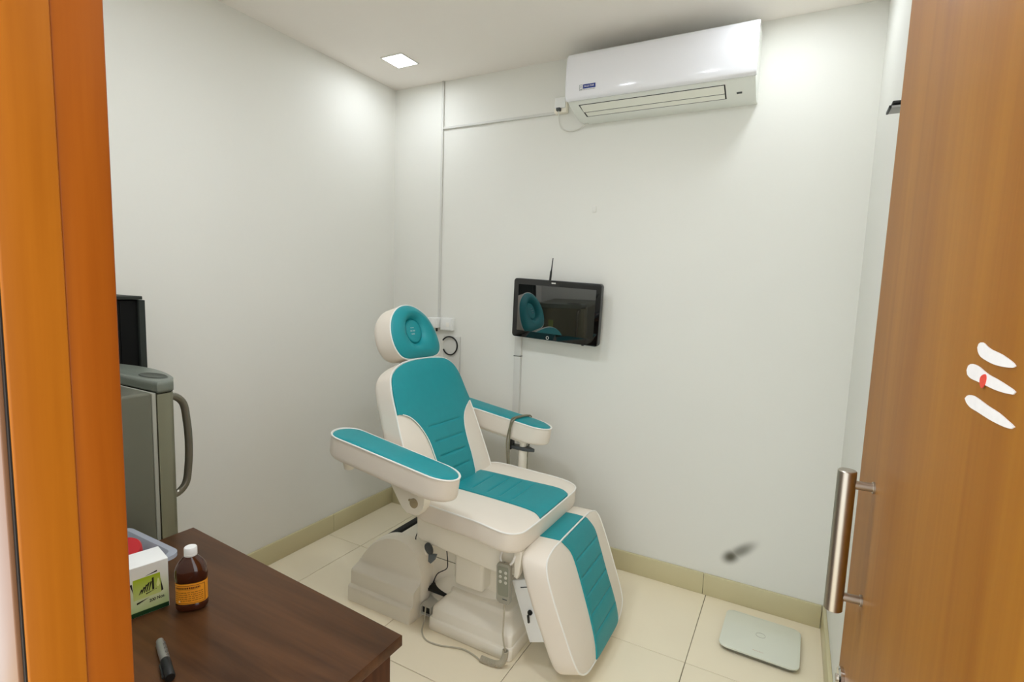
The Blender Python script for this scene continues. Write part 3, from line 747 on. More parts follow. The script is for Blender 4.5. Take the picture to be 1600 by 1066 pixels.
for i in range(3):
    for j in (-1, 1):
        bm = B(); add_lathe(bm, rmap(j * 0.0115, RL - 0.032 - i * 0.019, 0.0115), [(0.0062, 0), (0.006, 0.0016), (0.0035, 0.0026)], 16, axis=RN); obj('button', bm, BTN, bd)
bm = B(); add_prism(bm, [(-0.002, 0.016), (0.017, 0.016), (0.017, 0.020), (-0.002, 0.020)], 0.0110, 0.0117, 0.0, rmap); obj('small_print', bm, DGREY, bd)
bm = B(); add_tube(bm, catmull([tuple(rmap(0.0, RL - 0.004, -0.004)), (1.424, -0.974, 0.444)], 4, closed=False), 0.003, 6); obj('hook', bm, RM, rc)
lead = [tuple(RB), (1.436, -0.987, 0.262), (1.434, -0.985, 0.20), (1.430, -0.980, 0.15), (1.434, -0.975, 0.105), (1.440, -0.972, 0.075)]
bm = B(); add_tube(bm, catmull(lead, 40, closed=False), 0.0032, 8); obj('lead', bm, CABLE, rc)
axis = catmull([(1.440, -0.972, 0.080), (1.436, -0.970, 0.045), (1.420, -0.975, 0.018), (1.39, -0.983, 0.0135), (1.335, -0.985, 0.0135)], 200, closed=False)
T_ = [(axis[min(i + 1, 199)] - axis[max(i - 1, 0)]).normalized() for i in range(200)]
nx = Vector((0, -1, 0)); helix = []
turns = 26; sub = 12; tot = turns * sub
for i in range(tot + 1):
    f = i / tot * 199; k = min(int(f), 198); p = axis[k].lerp(axis[k + 1], f - k); t_ = T_[k]
    nx = (nx - t_ * nx.dot(t_)).normalized(); ny = t_.cross(nx); a = 2 * math.pi * i / sub
    helix.append(p + 0.0105 * (math.cos(a) * nx + math.sin(a) * ny))
bm = B(); add_tube(bm, helix, 0.0026, 6); obj('coiled_lead', bm, CABLE, rc)
tail = [(1.335, -0.990, 0.008), (1.30, -0.975, 0.004), (1.24, -0.968, 0.004), (1.13, -1.002, 0.004), (1.07, -1.000, 0.004), (1.032, -0.975, 0.012), (1.012, -0.935, 0.030), (1.000, -0.912, 0.055), (0.998, -0.907, 0.075)]
bm = B(); add_tube(bm, catmull(tail, 70, closed=False), 0.0032, 8); obj('lead_tail', bm, CABLE, rc)
# grey cable draped over the far armrest
bm = B()
for dx, dz in ((-0.004, 0.0), (0.010, 0.001)):
    q = [frF(-0.079 , 0.17, -0.02) + Vector((dx * 0.5, -0.004, -0.42 + 0.17)), frF(-0.080, 0.17, -0.10) + Vector((dx, -0.002, 0)), frF(-0.0775, 0.17, -0.02) + Vector((dx * .5, 0, 0)), frF(-0.0665, 0.17, 0.0095) + Vector((dx, 0, 0)), frF(-0.03, 0.165, 0.0155) + Vector((dx, 0, dz)),
         frF(0.03, 0.150, 0.0155) + Vector((dx, 0, dz)), frF(0.0665, 0.140, 0.0095) + Vector((dx, 0, dz)), frF(0.0775, 0.135, -0.02) + Vector((dx, 0, 0)), frF(0.080, 0.13, -0.10) + Vector((dx, 0, 0)), frF(0.081, 0.13, -0.22) + Vector((dx, 0, 0))]
    add_tube(bm, catmull([tuple(v) for v in q], 70, closed=False), 0.0042, 8)
o = obj('cable', bm, OLIVECABLE, origin=(1.10, -0.287, 0.6)); tag(o, 'olive grey cable looped over the far armrest of the treatment chair', 'cable')

# ------------------------------------------------------------------ wall-mounted air conditioner
AX0, AX1 = 1.256, 2.108
ac = thing('air_conditioner', 'white split air conditioner high on the back wall with a blue badge', 'air conditioner', ((AX0 + AX1) / 2, 0.0, 2.345))
ACB = mat('ac_body_plastic', (236, 238, 230), rough=0.38, var=0.01)
ACP = mat('ac_gloss_panel', (240, 240, 243), rough=0.16, var=0.005, coat=0.5)
bm = B()
prof = [(0.0, 2.350), (-0.050, 2.346), (-0.075, 2.350), (-0.165, 2.396), (-0.178, 2.410), (-0.184, 2.440), (-0.184, 2.600), (-0.165, 2.628), (-0.12, 2.637), (0.0, 2.637)]
rings = []
for x, sh in ((AX0 + 0.004, 0), (AX0 + 0.012, 1), (AX1 - 0.012, 1), (AX1 - 0.004, 0)):
    rings.append([(x + (0.030 * (1 + y / 0.19) if z < 2.40 and x < 1.5 else 0), y * (1 if sh else 0.97), 2.49 + (z - 2.49) * (1 if sh else 0.985)) for y, z in prof])
add_loft(bm, rings); obj('body', bm, ACB, ac, angle=30)
bm = B()
fp = [(-0.175, 2.412), (-0.196, 2.409), (-0.206, 2.420), (-0.2125, 2.47), (-0.213, 2.53), (-0.207, 2.59), (-0.197, 2.622), (-0.186, 2.630), (-0.170, 2.630)]
fp = [(p.x, p.y) for p in catmull([(a, b, 0) for a, b in fp], 30, closed=False)]
rings = []
for x, k in ((AX0, 0.9), (AX0 + 0.003, 0.965), (AX0 + 0.010, 1.0), (AX1 - 0.010, 1.0), (AX1 - 0.003, 0.965), (AX1, 0.9)):
    rings.append([(x, -0.17 + (y + 0.17) * k, 2.52 + (z - 2.52) * (0.97 + 0.03 * min(1, (k - 0.9) / 0.1))) for y, z in fp])
add_loft(bm, rings); pn = obj('front_panel', bm, ACP, ac, angle=45)
def slope(x, t, h=0.0):                         # the slanted outlet face: t 0 at the panel, 1 at the fold
    a = Vector((0, -0.165, 2.396)); b = Vector((0, -0.075, 2.350)); n = Vector((0, -0.046, -0.090)).normalized()
    p = a.lerp(b, t) + n * h; return Vector((x, p.y, p.z))
LV = mat('louver_plastic', (242, 242, 230), rough=0.4, var=0.01)
bm = B(); add_prism(bm, [(1.312, 0.00), (1.985, 0.00), (1.986, 0.80), (1.330, 0.80)], 0.0003, 0.0012, 0.0, lambda a, b, h: slope(a, b, h)); obj('outlet_gap', bm, BLACK, ac)
for t0, t1, xa in ((0.030, 0.472, 1.319), (0.512, 0.758, 1.331)):
    bm = B(); add_prism(bm, [(xa, t0), (1.980, t0), (1.980, t1), (xa + 0.006, t1)], 0.0012, 0.0030, 0.0008, lambda a, b, h: slope(a, b, h)); obj('louver', bm, LV, ac)
bm = B(); add_prism(bm, [(2.028, 0.50), (2.050, 0.50), (2.050, 0.60), (2.028, 0.60)], 0.0, 0.001, 0.0, lambda a, b, h: slope(a, b, h)); obj('indicator', bm, DGREY, ac)
NAVY = mat('navy_badge', (22, 50, 132), rough=0.35)
def fpm(x, z, h=0.0):
    ys_ = sorted([(b, a) for a, b in fp if a < -0.18]); y = interp(ys_)(z); return Vector((x, y - h, z))
def flatpatch(name, poly, m, h0, h1, f=fpm, parent=None):
    bm = B(); add_prism(bm, poly, h0, h1, 0.0, f); return obj(name, bm, m, parent)
bx0, bx1, bz0, bz1 = 1.350, 1.412, 2.452, 2.471
badge = flatpatch('badge', [(bx0, bz0), (bx1, bz0), (bx1, bz1), (bx0, bz1)], NAVY, 0.0004, 0.0016, parent=pn)
add_text('BLUE STAR', 0.0108, lambda x, y: fpm((bx0 + bx1) / 2 + x * 0.93, (bz0 + bz1) / 2 + y, 0.0019), 'badge_text', PIPING, pn)
bm = B()
ix0, ix1 = 1.331, 1.346
for a, b, c, d in ((ix0, bz0 - .002, ix0 + .0015, bz1), (ix1 - .0015, bz0 - .002, ix1, bz1), (ix0, bz1 - .0015, ix1, bz1), (ix0, bz0 - .002, ix1, bz0)): add_prism(bm, [(a, b), (c, b), (c, d), (a, d)], 0.0004, 0.0012, 0.0, fpm)
add_prism(bm, [((ix0 + ix1) / 2 + 0.0042 * (1 if k % 2 == 0 else 0.4) * math.sin(math.pi * k / 5), (bz0 + bz1) / 2 + 0.0042 * (1 if k % 2 == 0 else 0.4) * math.cos(math.pi * k / 5)) for k in range(10)], 0.0004, 0.0012, 0.0, fpm)
obj('badge_emblem', bm, mat('badge_grey', (140, 142, 146), rough=0.4), pn)
bm = B()
for k in range(16):
    x = ix0 + k * (bx1 - ix0) / 16; add_prism(bm, [(x, bz0 - .0065), (x + .0026, bz0 - .0065), (x + .0026, bz0 - .004 + .0008 * (k % 3)), (x, bz0 - .004)], 0.0004, 0.0010, 0.0, fpm)
obj('badge_tagline', bm, MATS['badge_grey'], pn)

# isolator box and AC lead, cable conduit
ab = thing('isolator_box', 'small white isolator box on the wall left of the air conditioner', 'switch box', (1.155, 0.0, 2.41))
box('base', (1.118, -0.030, 2.418), (1.190, 0.0, 2.498), PLASTIC, ab, bevel=0.004)
box('cover', (1.124, -0.040, 2.440), (1.184, -0.030, 2.494), PLASTIC_W, ab, bevel=0.003)
box('plug', (1.138, -0.052, 2.424), (1.160, -0.030, 2.440), DGREY, ab, bevel=0.003)
bm = B(); add_tube(bm, catmull([(1.150, -0.040, 2.424), (1.149, -0.032, 2.385), (1.160, -0.022, 2.345), (1.195, -0.016, 2.325), (1.25, -0.014, 2.327), (1.295, -0.02, 2.346), (1.312, -0.03, 2.345)], 40, closed=False), 0.0036, 8)
o = obj('air_conditioner_lead', bm, mat('white_cable', (222, 220, 210), rough=0.5), origin=(1.2, -0.02, 2.33)); tag(o, 'thin white lead looping from the isolator box under the air conditioner', 'cable')
CON = mat('conduit_plastic', (214, 213, 206), rough=0.45, var=0.01)
o = box('vertical_conduit', (0.368, -0.011, 1.285), (0.382, 0.0, RH), CON, bevel=0.002, origin=(0.375, 0, 1.285)); tag(o, 'thin white conduit running down the back wall from the ceiling to the socket', 'conduit')
bm = B(); add_box(bm, (0.383, -0.011, 2.420), (1.118, 0.0, 2.434), 0.002)
o = obj('horizontal_conduit', bm, CON, origin=(0.75, 0, 2.42)); tag(o, 'thin white conduit running level across the back wall to the isolator box', 'conduit')

sk_ = thing('wall_socket', 'white surface wall socket with a plug adapter behind the headrest', 'socket', (0.45, 0.0, 1.21))
box('back_box', (0.405, -0.034, 1.212), (0.492, 0.0, 1.290), PLASTIC_W, sk_, bevel=0.004)
box('socket_plate', (0.410, -0.038, 1.217), (0.487, -0.034, 1.285), PLASTIC_W, sk_, bevel=0.0015)
bm = B(); add_box(bm, (0.452, -0.0395, 1.236), (0.476, -0.038, 1.262), 0.0005); obj('rocker', bm, PIPING, sk_)
pa = box('plug_adapter', (0.325, -0.072, 1.226), (0.404, -0.005, 1.288), PLASTIC_W, sk_, bevel=0.005)
bm = B(); add_lathe(bm, (0.388, -0.045, 1.205), [(0.006, 0), (0.007, 0.02)], 12); obj('strain_relief', bm, BLACK, pa)
bm = B(); pts = []
for k in range(56):
    a = math.radians(148 - 300 * k / 55); rr_ = 0.056 + 0.001 * math.sin(3 * a); pts.append((0.478 + rr_ * math.cos(a), -0.034 + 0.006 * k / 55, 1.121 + rr_ * math.sin(a)))
add_tube(bm, pts, 0.0048, 8)
o = obj('cable_coil', bm, BLACK, origin=(0.478, -0.02, 1.065)); tag(o, 'black cable coiled in an open ring below the wall socket', 'cable')
bm = B(); add_box(bm, (0.420, -0.018, 0.40), (0.540, 0.0, 1.178), 0.003)
o = obj('wide_cable_duct', bm, CON, origin=(0.48, 0, 0.40)); tag(o, 'wide flat white cable duct on the wall under the socket, behind the headrest', 'cable duct')
dk = thing('cable_duct', 'narrow white cable duct running down the wall under the black tablet', 'cable duct', (0.945, 0.0, 0.11))
box('upper_cover', (0.925, -0.022, 1.1015), (0.967, 0.0, 1.30), CON, dk, bevel=0.003)
box('lower_cover', (0.924, -0.022, 0.11), (0.966, 0.0, 1.0985), CON, dk, bevel=0.003)
box('joint', (0.921, -0.0235, 1.0985), (0.969, 0.0, 1.1015), DGREY, dk, bevel=0.0005)

# ------------------------------------------------------------------ wall tablet display
TR = math.radians(-2.35)
TC = Vector((1.204, -0.105, 1.374))
tw, th_ = 0.505, 0.322
tab = thing('tablet_display', 'black wall-mounted touchscreen monitor with a short antenna on the back wall', 'monitor', (TC.x, -0.105, TC.z - th_ / 2))
tilt = Matrix.Rotation(math.radians(-0.6), 3, 'Z') @ Matrix.Rotation(math.radians(2.9), 3, 'X')
rot = tilt @ Matrix.Rotation(-TR, 3, 'Y')
def tmap(a, b, h=0.0): return TC + rot @ Vector((a, -h, b))
def trr(w, hgt, r, n=6): return [(x, y_) for x, y_, _ in rrect(-w / 2, w / 2, -hgt / 2, hgt / 2, r, 0, n)]
bm = B(); add_prism(bm, trr(tw, th_, 0.014), -0.034, -0.001, 0.003, tmap); body = obj('housing', bm, mat('graphite_plastic', (52, 53, 52), rough=0.4), tab)
GL = mat('black_glass', (10, 11, 11), rough=0.04, var=0.0, ior=1.6, spec=0.5)
bm = B(); add_prism(bm, trr(tw - 0.004, th_ - 0.004, 0.013), -0.001, 0.0006, 0.0004, tmap); obj('glass_front', bm, GL, tab)
bm = B(); add_prism(bm, [(a + 0.001, b + 0.003) for a, b in trr(tw - 0.056, th_ - 0.068, 0.002)], 0.0006, 0.0009, 0.0, tmap); obj('screen', bm, mat('screen_glass', (10, 12, 13), rough=0.02, var=0.0, ior=2.8), tab)
bm = B(); add_tube(bm, [tmap(-0.045, th_ / 2 - 0.02, -0.02), tmap(-0.045, th_ / 2 + 0.005, -0.02), tmap(-0.043, th_ / 2 + 0.045, -0.02), tmap(-0.041, th_ / 2 + 0.055, -0.02), tmap(-0.036, th_ / 2 + 0.118, -0.02)], [0.0060, 0.0060, 0.0055, 0.0034, 0.0026], 10)
obj('antenna', bm, BLACK, tab)
bm = B(); x = -0.026
for k, wv in enumerate((0.004, 0.003, 0.0045, 0.003, 0.004)):
    hv = 0.0055 if k % 2 else 0.007
    add_prism(bm, [(x, 0.1445), (x + wv, 0.1445), (x + wv, 0.1445 + hv), (x, 0.1445 + hv)], 0.0006, 0.0011, 0.0, tmap); x += wv + 0.0012
obj('top_emblem', bm, PIPING, tab)
bm = B(); add_tube(bm, [tmap(-0.033 + 0.0075 * math.cos(a), -0.1475 + 0.0078 * math.sin(a), 0.0008) for a in [2 * math.pi * k / 24 for k in range(24)]], 0.0011, 6, closed=True); obj('home_symbol', bm, PIPING, tab)
bm = B(); add_cyl(bm, tmap(0.165, -th_ / 2 + 0.001, -0.016), tmap(0.165, -th_ / 2 - 0.006, -0.016), 0.007, seg=14); obj('joystick', bm, BLACK, tab)
box('wall_bracket', (TC.x - 0.05, -0.082, TC.z - 0.05), (TC.x + 0.05, 0.0, TC.z + 0.05), BLACKSTEEL, tab, bevel=0.003)

# ------------------------------------------------------------------ fridge and black cabinet
fr_ = thing('fridge', 'grey single-door fridge with a long curved handle beside the desk', 'fridge', (0.43, -2.08, 0.0))
FG = mat('olive_grey_enamel', (104, 104, 90), rough=0.34, var=0.03, metal=0.25, spec=0.5)
FG2 = mat('grey_green_plastic', (112, 118, 108), rough=0.33, var=0.03)
FDOOR = mat('pewter_door', (128, 126, 106), rough=0.25, var=0.04, metal=0.55)
GASK = mat('pale_gasket', (160, 160, 146), rough=0.5)
X0, X1, ZT = 0.16, 0.70, 1.158
box('body', (X0, -2.33, 0.04), (X1, -1.838, ZT), FG, fr_, bevel=0.008)
for x in (X0 + 0.05, X1 - 0.05):
    for y in (-2.29, -1.88):
        bm = B(); add_lathe(bm, (x, y, 0.0), [(0.02, 0), (0.02, 0.045)], 14); obj('foot', bm, BLACK, fr_)
box('gasket', (X0 + 0.006, -1.838, 0.10), (X1 - 0.004, -1.826, ZT - 0.004), GASK, fr_, bevel=0.002)
def bow(off=0.0, n=24, inset=0.0):
    pts = [(X1 - inset, -1.825), (X1 - inset, -1.790 - off * .2)]
    for k in range(n + 1):
        t = k / n; x = X1 - 0.008 - inset - (X1 - X0 - 0.016 - 2 * inset) * t
        pts.append((x, -1.776 + 0.060 * math.sin(math.pi * t) ** 0.8 + off))
    pts += [(X0 + inset, -1.790 - off * .2), (X0 + inset, -1.825)]
    return pts
bm = B(); add_prism(bm, bow(), 0.11, 1.150, 0.004); dd = obj('door', bm, FDOOR, fr_)
bm = B(); add_prism(bm, bow(0.002, inset=-0.001), 1.151, 1.188, 0.012, seg=4); cp = obj('door_cap', bm, FG2, fr_)
bm = B(); add_lathe(bm, (0.598, -1.782, 1.1882), [(0.001, 0.0006), (0.034, 0.0006), (0.040, 0.0030), (0.043, 0.0010), (0.044, 0.0)], 28, sx=1.5, sy=0.62); obj('finger_recess', bm, mat('recess_shade_grey', (66, 70, 62), rough=0.5), cp)  # flat dark disc for the scoop, its shade put into the colour
bm = B(); pts = catmull([(0.655, -1.776, 1.128), (0.655, -1.752, 1.126), (0.655, -1.728, 1.102), (0.655, -1.717, 1.04), (0.655, -1.713, 0.965), (0.655, -1.717, 0.89), (0.655, -1.728, 0.835), (0.655, -1.752, 0.814), (0.655, -1.776, 0.812)], 50, closed=False)
add_tube(bm, pts, 0.0112, 12); obj('handle', bm, mat('dark_bronze_handle', (112, 108, 94), rough=0.22, metal=0.5), dd)
STK = mat('energy_sticker', (150, 168, 90), rough=0.5); STW = mat('white_sticker', (196, 198, 190), rough=0.5)
def fdm(a, b, h): return Vector((a, -1.776 + 0.060 * math.sin(math.pi * (X1 - 0.008 - a) / (X1 - X0 - 0.016)) ** 0.8 + 0.0006 + h, b))
flatpatch('energy_sticker', [(0.385, 0.925), (0.430, 0.925), (0.430, 1.045), (0.385, 1.045)], STK, 0.0, 0.0008, f=fdm, parent=dd)
flatpatch('spec_sticker', [(0.385, 0.865), (0.430, 0.865), (0.430, 0.910), (0.385, 0.910)], STW, 0.0, 0.0008, f=fdm, parent=dd)
cbn = thing('black_cabinet', 'narrow black cabinet standing behind the fridge against the left wall', 'cabinet', (0.14, -1.685, 0.0))
BC = mat('black_laminate', (9, 10, 9), rough=0.5, var=0.2, spec=0.15); BG = mat('charcoal_edge', (46, 50, 46), rough=0.5, spec=0.2)
box('top_board', (0.013, -1.722, 1.409), (0.272, -1.642, 1.421), BG, cbn, bevel=0.002)
box('side_panel', (0.013, -1.655, 0.0), (0.272, -1.634, 1.407), BG, cbn, bevel=0.002)
box('side_panel', (0.013, -1.722, 0.0), (0.262, -1.712, 1.408), BC, cbn, bevel=0.002)
box('glass_door', (0.248, -1.711, 0.06), (0.262, -1.656, 1.406), BC, cbn, bevel=0.001)
box('shelf', (0.015, -1.716, 0.50), (0.246, -1.656, 0.516), BC, cbn)
box('back_board', (0.013, -1.716, 0.0), (0.022, -1.656, 1.408), BC, cbn)

# ------------------------------------------------------------------ desk and the things on it
ds = thing('desk', 'dark brown wooden desk in the foreground with a bottle and bin on it', 'desk', (1.22, -2.08, 0.0))
TOPZ = 0.75
bm = B(); add_prism(bm, [(0.795, -1.787), (0.786, -2.345), (1.630, -2.345), (1.6455, -2.10), (1.6455, -1.838)], TOPZ - 0.025, TOPZ, 0.0015); obj('desktop', bm, DESKWOOD, ds)
bm = B(); add_prism(bm, [(1.604, -1.848), (1.604, -2.335), (1.622, -2.335), (1.622, -1.849)], 0.0, TOPZ - 0.025, 0.001); obj('side_panel', bm, DESKDARK, ds)
bm = B(); add_prism(bm, [(0.805, -1.800), (0.803, -2.335), (0.821, -2.335), (0.823, -1.801)], 0.0, TOPZ - 0.025, 0.001); obj('side_panel', bm, DESKDARK, ds)
bm = B(); add_prism(bm, [(0.824, -1.862), (1.603, -1.895), (1.603, -1.910), (0.824, -1.878)], 0.12, TOPZ - 0.025, 0.001); obj('back_panel', bm, DESKDARK, ds)
# printed box
bxo = thing('supply_box', 'small white and green printed box reading 200 Nos. on the desk', 'box', (1.075, -2.095, TOPZ))
BA = Vector((1.1268, -2.034, TOPZ)); BD = Vector((1.127 - 1.105, -2.034 + 2.13, 0)).normalized(); BN = Vector((BD.y, -BD.x, 0))
def bmap(a, b, h=0.0): return BA + BD * a + BN * h + Vector((0, 0, b))
BH, BL = 0.1155, 0.098
bm = B(); add_prism(bm, [(-BL, 0.0), (0, 0.0), (0, BH), (-BL, BH)], -0.074, 0.0, 0.0012, bmap); bxb = obj('carton', bm, PAPER, bxo)
def grad_mat():
    m = bpy.data.materials.new('pale_green_print'); m.use_nodes = True; nt = m.node_tree; b = nt.nodes['Principled BSDF']
    g = nt.nodes.new('ShaderNodeNewGeometry'); s = nt.nodes.new('ShaderNodeSeparateXYZ'); nt.links.new(g.outputs['Position'], s.inputs[0])
    r_ = nt.nodes.new('ShaderNodeMapRange'); r_.inputs['From Min'].default_value = TOPZ; r_.inputs['From Max'].default_value = TOPZ + BH; nt.links.new(s.outputs['Z'], r_.inputs['Value'])
    cr = nt.nodes.new('ShaderNodeValToRGB'); e = cr.color_ramp.elements
    e[0].position = 0.0; e[0].color = (*lin((16, 62, 30)), 1); e[1].position = 1.0; e[1].color = (*lin((240, 240, 232)), 1)
    for p, c in ((0.095, (16, 62, 30)), (0.105, (190, 212, 148)), (0.5, (226, 232, 196)), (0.72, (240, 240, 226))):
        k = e.new(p); k.color = (*lin(c), 1)
    nt.links.new(r_.outputs[0], cr.inputs['Fac']); nt.links.new(cr.outputs[0], b.inputs['Base Color']); b.inputs['Roughness'].default_value = 0.35
    return m
GP = grad_mat()
flatpatch('printed_face', [(-BL + 0.001, 0.001), (-0.001, 0.001), (-0.001, BH - 0.001), (-BL + 0.001, BH - 0.001)], GP, 0.0, 0.0004, f=bmap, parent=bxb)
INK = mat('black_ink', (22, 24, 18), rough=0.5)
def gsq():
    m = bpy.data.materials.new('lime_square'); m.use_nodes = True; nt = m.node_tree; b = nt.nodes['Principled BSDF']
    g = nt.nodes.new('ShaderNodeNewGeometry'); s = nt.nodes.new('ShaderNodeSeparateXYZ'); nt.links.new(g.outputs['Position'], s.inputs[0])
    r_ = nt.nodes.new('ShaderNodeMapRange'); r_.inputs['From Min'].default_value = TOPZ + 0.038; r_.inputs['From Max'].default_value = TOPZ + 0.088; nt.links.new(s.outputs['Z'], r_.inputs['Value'])
    cr = nt.nodes.new('ShaderNodeValToRGB'); e = cr.color_ramp.elements
    e[0].color = (*lin((206, 220, 138)), 1); e[1].color = (*lin((168, 192, 24)), 1)
    nt.links.new(r_.outputs[0], cr.inputs['Fac']); nt.links.new(cr.outputs[0], b.inputs['Base Color']); b.inputs['Roughness'].default_value = 0.35
    return m
flatpatch('lime_square', [(-0.0677, 0.0395), (-0.0150, 0.0405), (-0.0166, 0.0879), (-0.0677, 0.0872)], gsq(), 0.0004, 0.0007, f=bmap, parent=bxb)
bm = B()
def stroke(poly): add_prism(bm, poly, 0.0007, 0.0010, 0.0, bmap)
stroke([(-0.0454, 0.0893), (-0.0225, 0.0920), (-0.0217, 0.0955)])
stroke([(-0.0735, 0.0795), (-0.0695, 0.0800), (-0.0674, 0.0564)])
stroke([(-0.0160, 0.0740), (-0.0112, 0.0445), (-0.0152, 0.0430)])
stroke([(-0.0619, 0.0290), (-0.0619, 0.0330), (-0.0385, 0.0375)])
stroke([(-0.0325, 0.0805), (-0.0290, 0.0815), (-0.0286, 0.0535), (-0.0322, 0.0525)])
for k, (a, hgt) in enumerate(((-0.0575, 0.006), (-0.053, 0.010), (-0.0485, 0.014), (-0.044, 0.017), (-0.0395, 0.018))):
    stroke([(a, 0.0505 + 0.0006 * k), (a + 0.0018, 0.0505 + 0.0006 * k), (a + 0.007, 0.0545 + hgt), (a + 0.0045, 0.0555 + hgt)])
stroke([(-0.0585, 0.0500), (-0.0405, 0.0700), (-0.0362, 0.0735), (-0.0372, 0.0700)])
stroke([(-0.0440, 0.0465), (-0.0445, 0.0490), (-0.0255, 0.0522)])
stroke([(-0.0262, 0.0520), (-0.0238, 0.0520), (-0.0250, 0.0545)])
obj('ink_strokes', bm, INK, bxb)
flatpatch('pale_flame', [(p.x, p.y) for p in catmull([(-0.0215, 0.056, 0), (-0.0178, 0.060, 0), (-0.0185, 0.070, 0), (-0.0205, 0.0765, 0), (-0.0225, 0.070, 0), (-0.0240, 0.062, 0)], 20)], mat('pale_lime', (226, 234, 160), rough=0.4), 0.0007, 0.001, f=bmap, parent=bxb)
add_text('200 Nos.', 0.0098, lambda x, y: bmap(-0.0235 + x * 0.84, 0.0295 + y + x * 0.05, 0.0009), 'print', INK, bxb, bold=0.0002)
# translucent tray
trz = 0.813
ty = thing('storage_tray', 'translucent bluish plastic tray with a rim on the desk beside the fridge', 'tray', (0.92, -2.07, TOPZ))
def clear_plastic():
    m = bpy.data.materials.new('frosted_plastic'); m.use_nodes = True; nt = m.node_tree; out = nt.nodes['Material Output']; b = nt.nodes['Principled BSDF']
    b.inputs['Base Color'].default_value = (*lin((222, 228, 238)), 1); b.inputs['Roughness'].default_value = 0.25
    tn = nt.nodes.new('ShaderNodeBsdfTransparent'); tn.inputs[0].default_value = (0.93, 0.95, 0.98, 1)
    tl = nt.nodes.new('ShaderNodeBsdfTranslucent'); tl.inputs[0].default_value = (*lin((222, 228, 238)), 1)
    a1 = nt.nodes.new('ShaderNodeMixShader'); a1.inputs[0].default_value = 0.4; nt.links.new(b.outputs[0], a1.inputs[1]); nt.links.new(tl.outputs[0], a1.inputs[2])
    a2 = nt.nodes.new('ShaderNodeMixShader'); a2.inputs[0].default_value = 0.38; nt.links.new(a1.outputs[0], a2.inputs[1]); nt.links.new(tn.outputs[0], a2.inputs[2])
    nt.links.new(a2.outputs[0], out.inputs[0]); return m
CP = clear_plastic()
bm = B()
tx0, tx1, ty0, ty1 = 0.785, 1.000, -2.165, -1.963
RG = [rrect(tx0 + 0.012 + 0, tx1 - 0.010, ty0 + 0.01, ty1 - 0.008, 0.02, TOPZ + 0.0005, 6), rrect(tx0, tx1 + 0.012, ty0, ty1 + 0.002, 0.022, trz - 0.010, 6), rrect(tx0 - 0.012, tx1 + 0.028, ty0 - 0.012, ty1 + 0.014, 0.028, trz - 0.010, 6), rrect(tx0 - 0.012, tx1 + 0.028, ty0 - 0.012, ty1 + 0.014, 0.028, trz, 6),
      rrect(tx0 + 0.002, tx1 + 0.010, ty0 + 0.002, ty1, 0.021, trz, 6), rrect(tx0 + 0.014, tx1 - 0.012, ty0 + 0.012, ty1 - 0.010, 0.019, TOPZ + 0.003, 6)]
add_loft(bm, RG); trb = obj('tray_shell', bm, CP, ty, angle=50)
bm = B(); add_box(bm, (0.83, ty1 - 0.0125, trz - 0.026), (0.866, ty1 - 0.0065, trz - 0.017), 0.002); obj('grip_slot', bm, BLACK, trb)
bm = B(); c = Vector((0.915, -2.030, TOPZ + 0.062)); add_lathe(bm, c, [(0.020, -0.012), (0.040, -0.012), (0.042, -0.009), (0.042, 0.009), (0.040, 0.012), (0.020, 0.012)], 36, axis=(0.25, -0.25, 0.93))
REDP = mat('red_plastic', (190, 34, 40), rough=0.4)
o = obj('red_roll', bm, REDP, origin=(0.93, -2.03, TOPZ + 0.045)); tag(o, 'red roll lying in the translucent tray behind the printed box', 'tape roll')
bm = B(); add_prism(bm, [(0.842, -2.13), (0.965, -2.135), (0.968, -2.065), (0.845, -2.060)], TOPZ + 0.004, TOPZ + 0.046, 0.004); o = obj('white_packet', bm, PAPER, origin=(0.905, -2.10, TOPZ)); tag(o, 'plain white packet inside the translucent tray under the red roll', 'packet')
# brown bottle
bt = thing('medicine_bottle', 'brown bottle with a white cap and an orange label on the desk', 'bottle', (1.182, -2.003, TOPZ))
wv = Vector((2.333 - 1.182, -2.660 + 2.003, 0)).normalized(); sv = Vector((-wv.y, wv.x, 0))
BC_ = Vector((1.182, -2.003, TOPZ)) + sv * -0.010
ang = math.radians(14)
ex_ = sv * math.cos(ang) + wv * math.sin(ang); ey_ = -sv * math.sin(ang) + wv * math.cos(ang)
def oval(w, d, z, n=40, pw=0.85):
    return [BC_ + ex_ * w * math.copysign(abs(math.cos(a)) ** pw, math.cos(a)) + ey_ * d * math.copysign(abs(math.sin(a)) ** pw, math.sin(a)) + Vector((0, 0, z)) for a in [2 * math.pi * k / n for k in range(n)]]
AMB = bpy.data.materials.new('amber_plastic'); AMB.use_nodes = True
b_ = AMB.node_tree.nodes['Principled BSDF']; b_.inputs['Base Color'].default_value = (*lin((74, 34, 18)), 1); b_.inputs['Roughness'].default_value = 0.12; b_.inputs['Coat Weight'].default_value = 0.4; b_.inputs['Transmission Weight'].default_value = 0.15
bm = B()
pr = [(0.024, 0.016, 0.0005), (0.030, 0.020, 0.003), (0.0325, 0.0215, 0.008), (0.0325, 0.0215, 0.017), (0.0313, 0.0205, 0.019), (0.0313, 0.0205, 0.070), (0.0325, 0.0215, 0.072), (0.0330, 0.022, 0.083), (0.0325, 0.0215, 0.094), (0.030, 0.020, 0.103), (0.0245, 0.0165, 0.113), (0.0165, 0.0125, 0.122), (0.0105, 0.0105, 0.127), (0.0105, 0.0105, 0.133)]
add_loft(bm, [oval(*q, pw=1.0 if q[2] > .11 else 0.88) for q in pr]); btl = obj('bottle_body', bm, AMB, bt, angle=60)
bm = B()
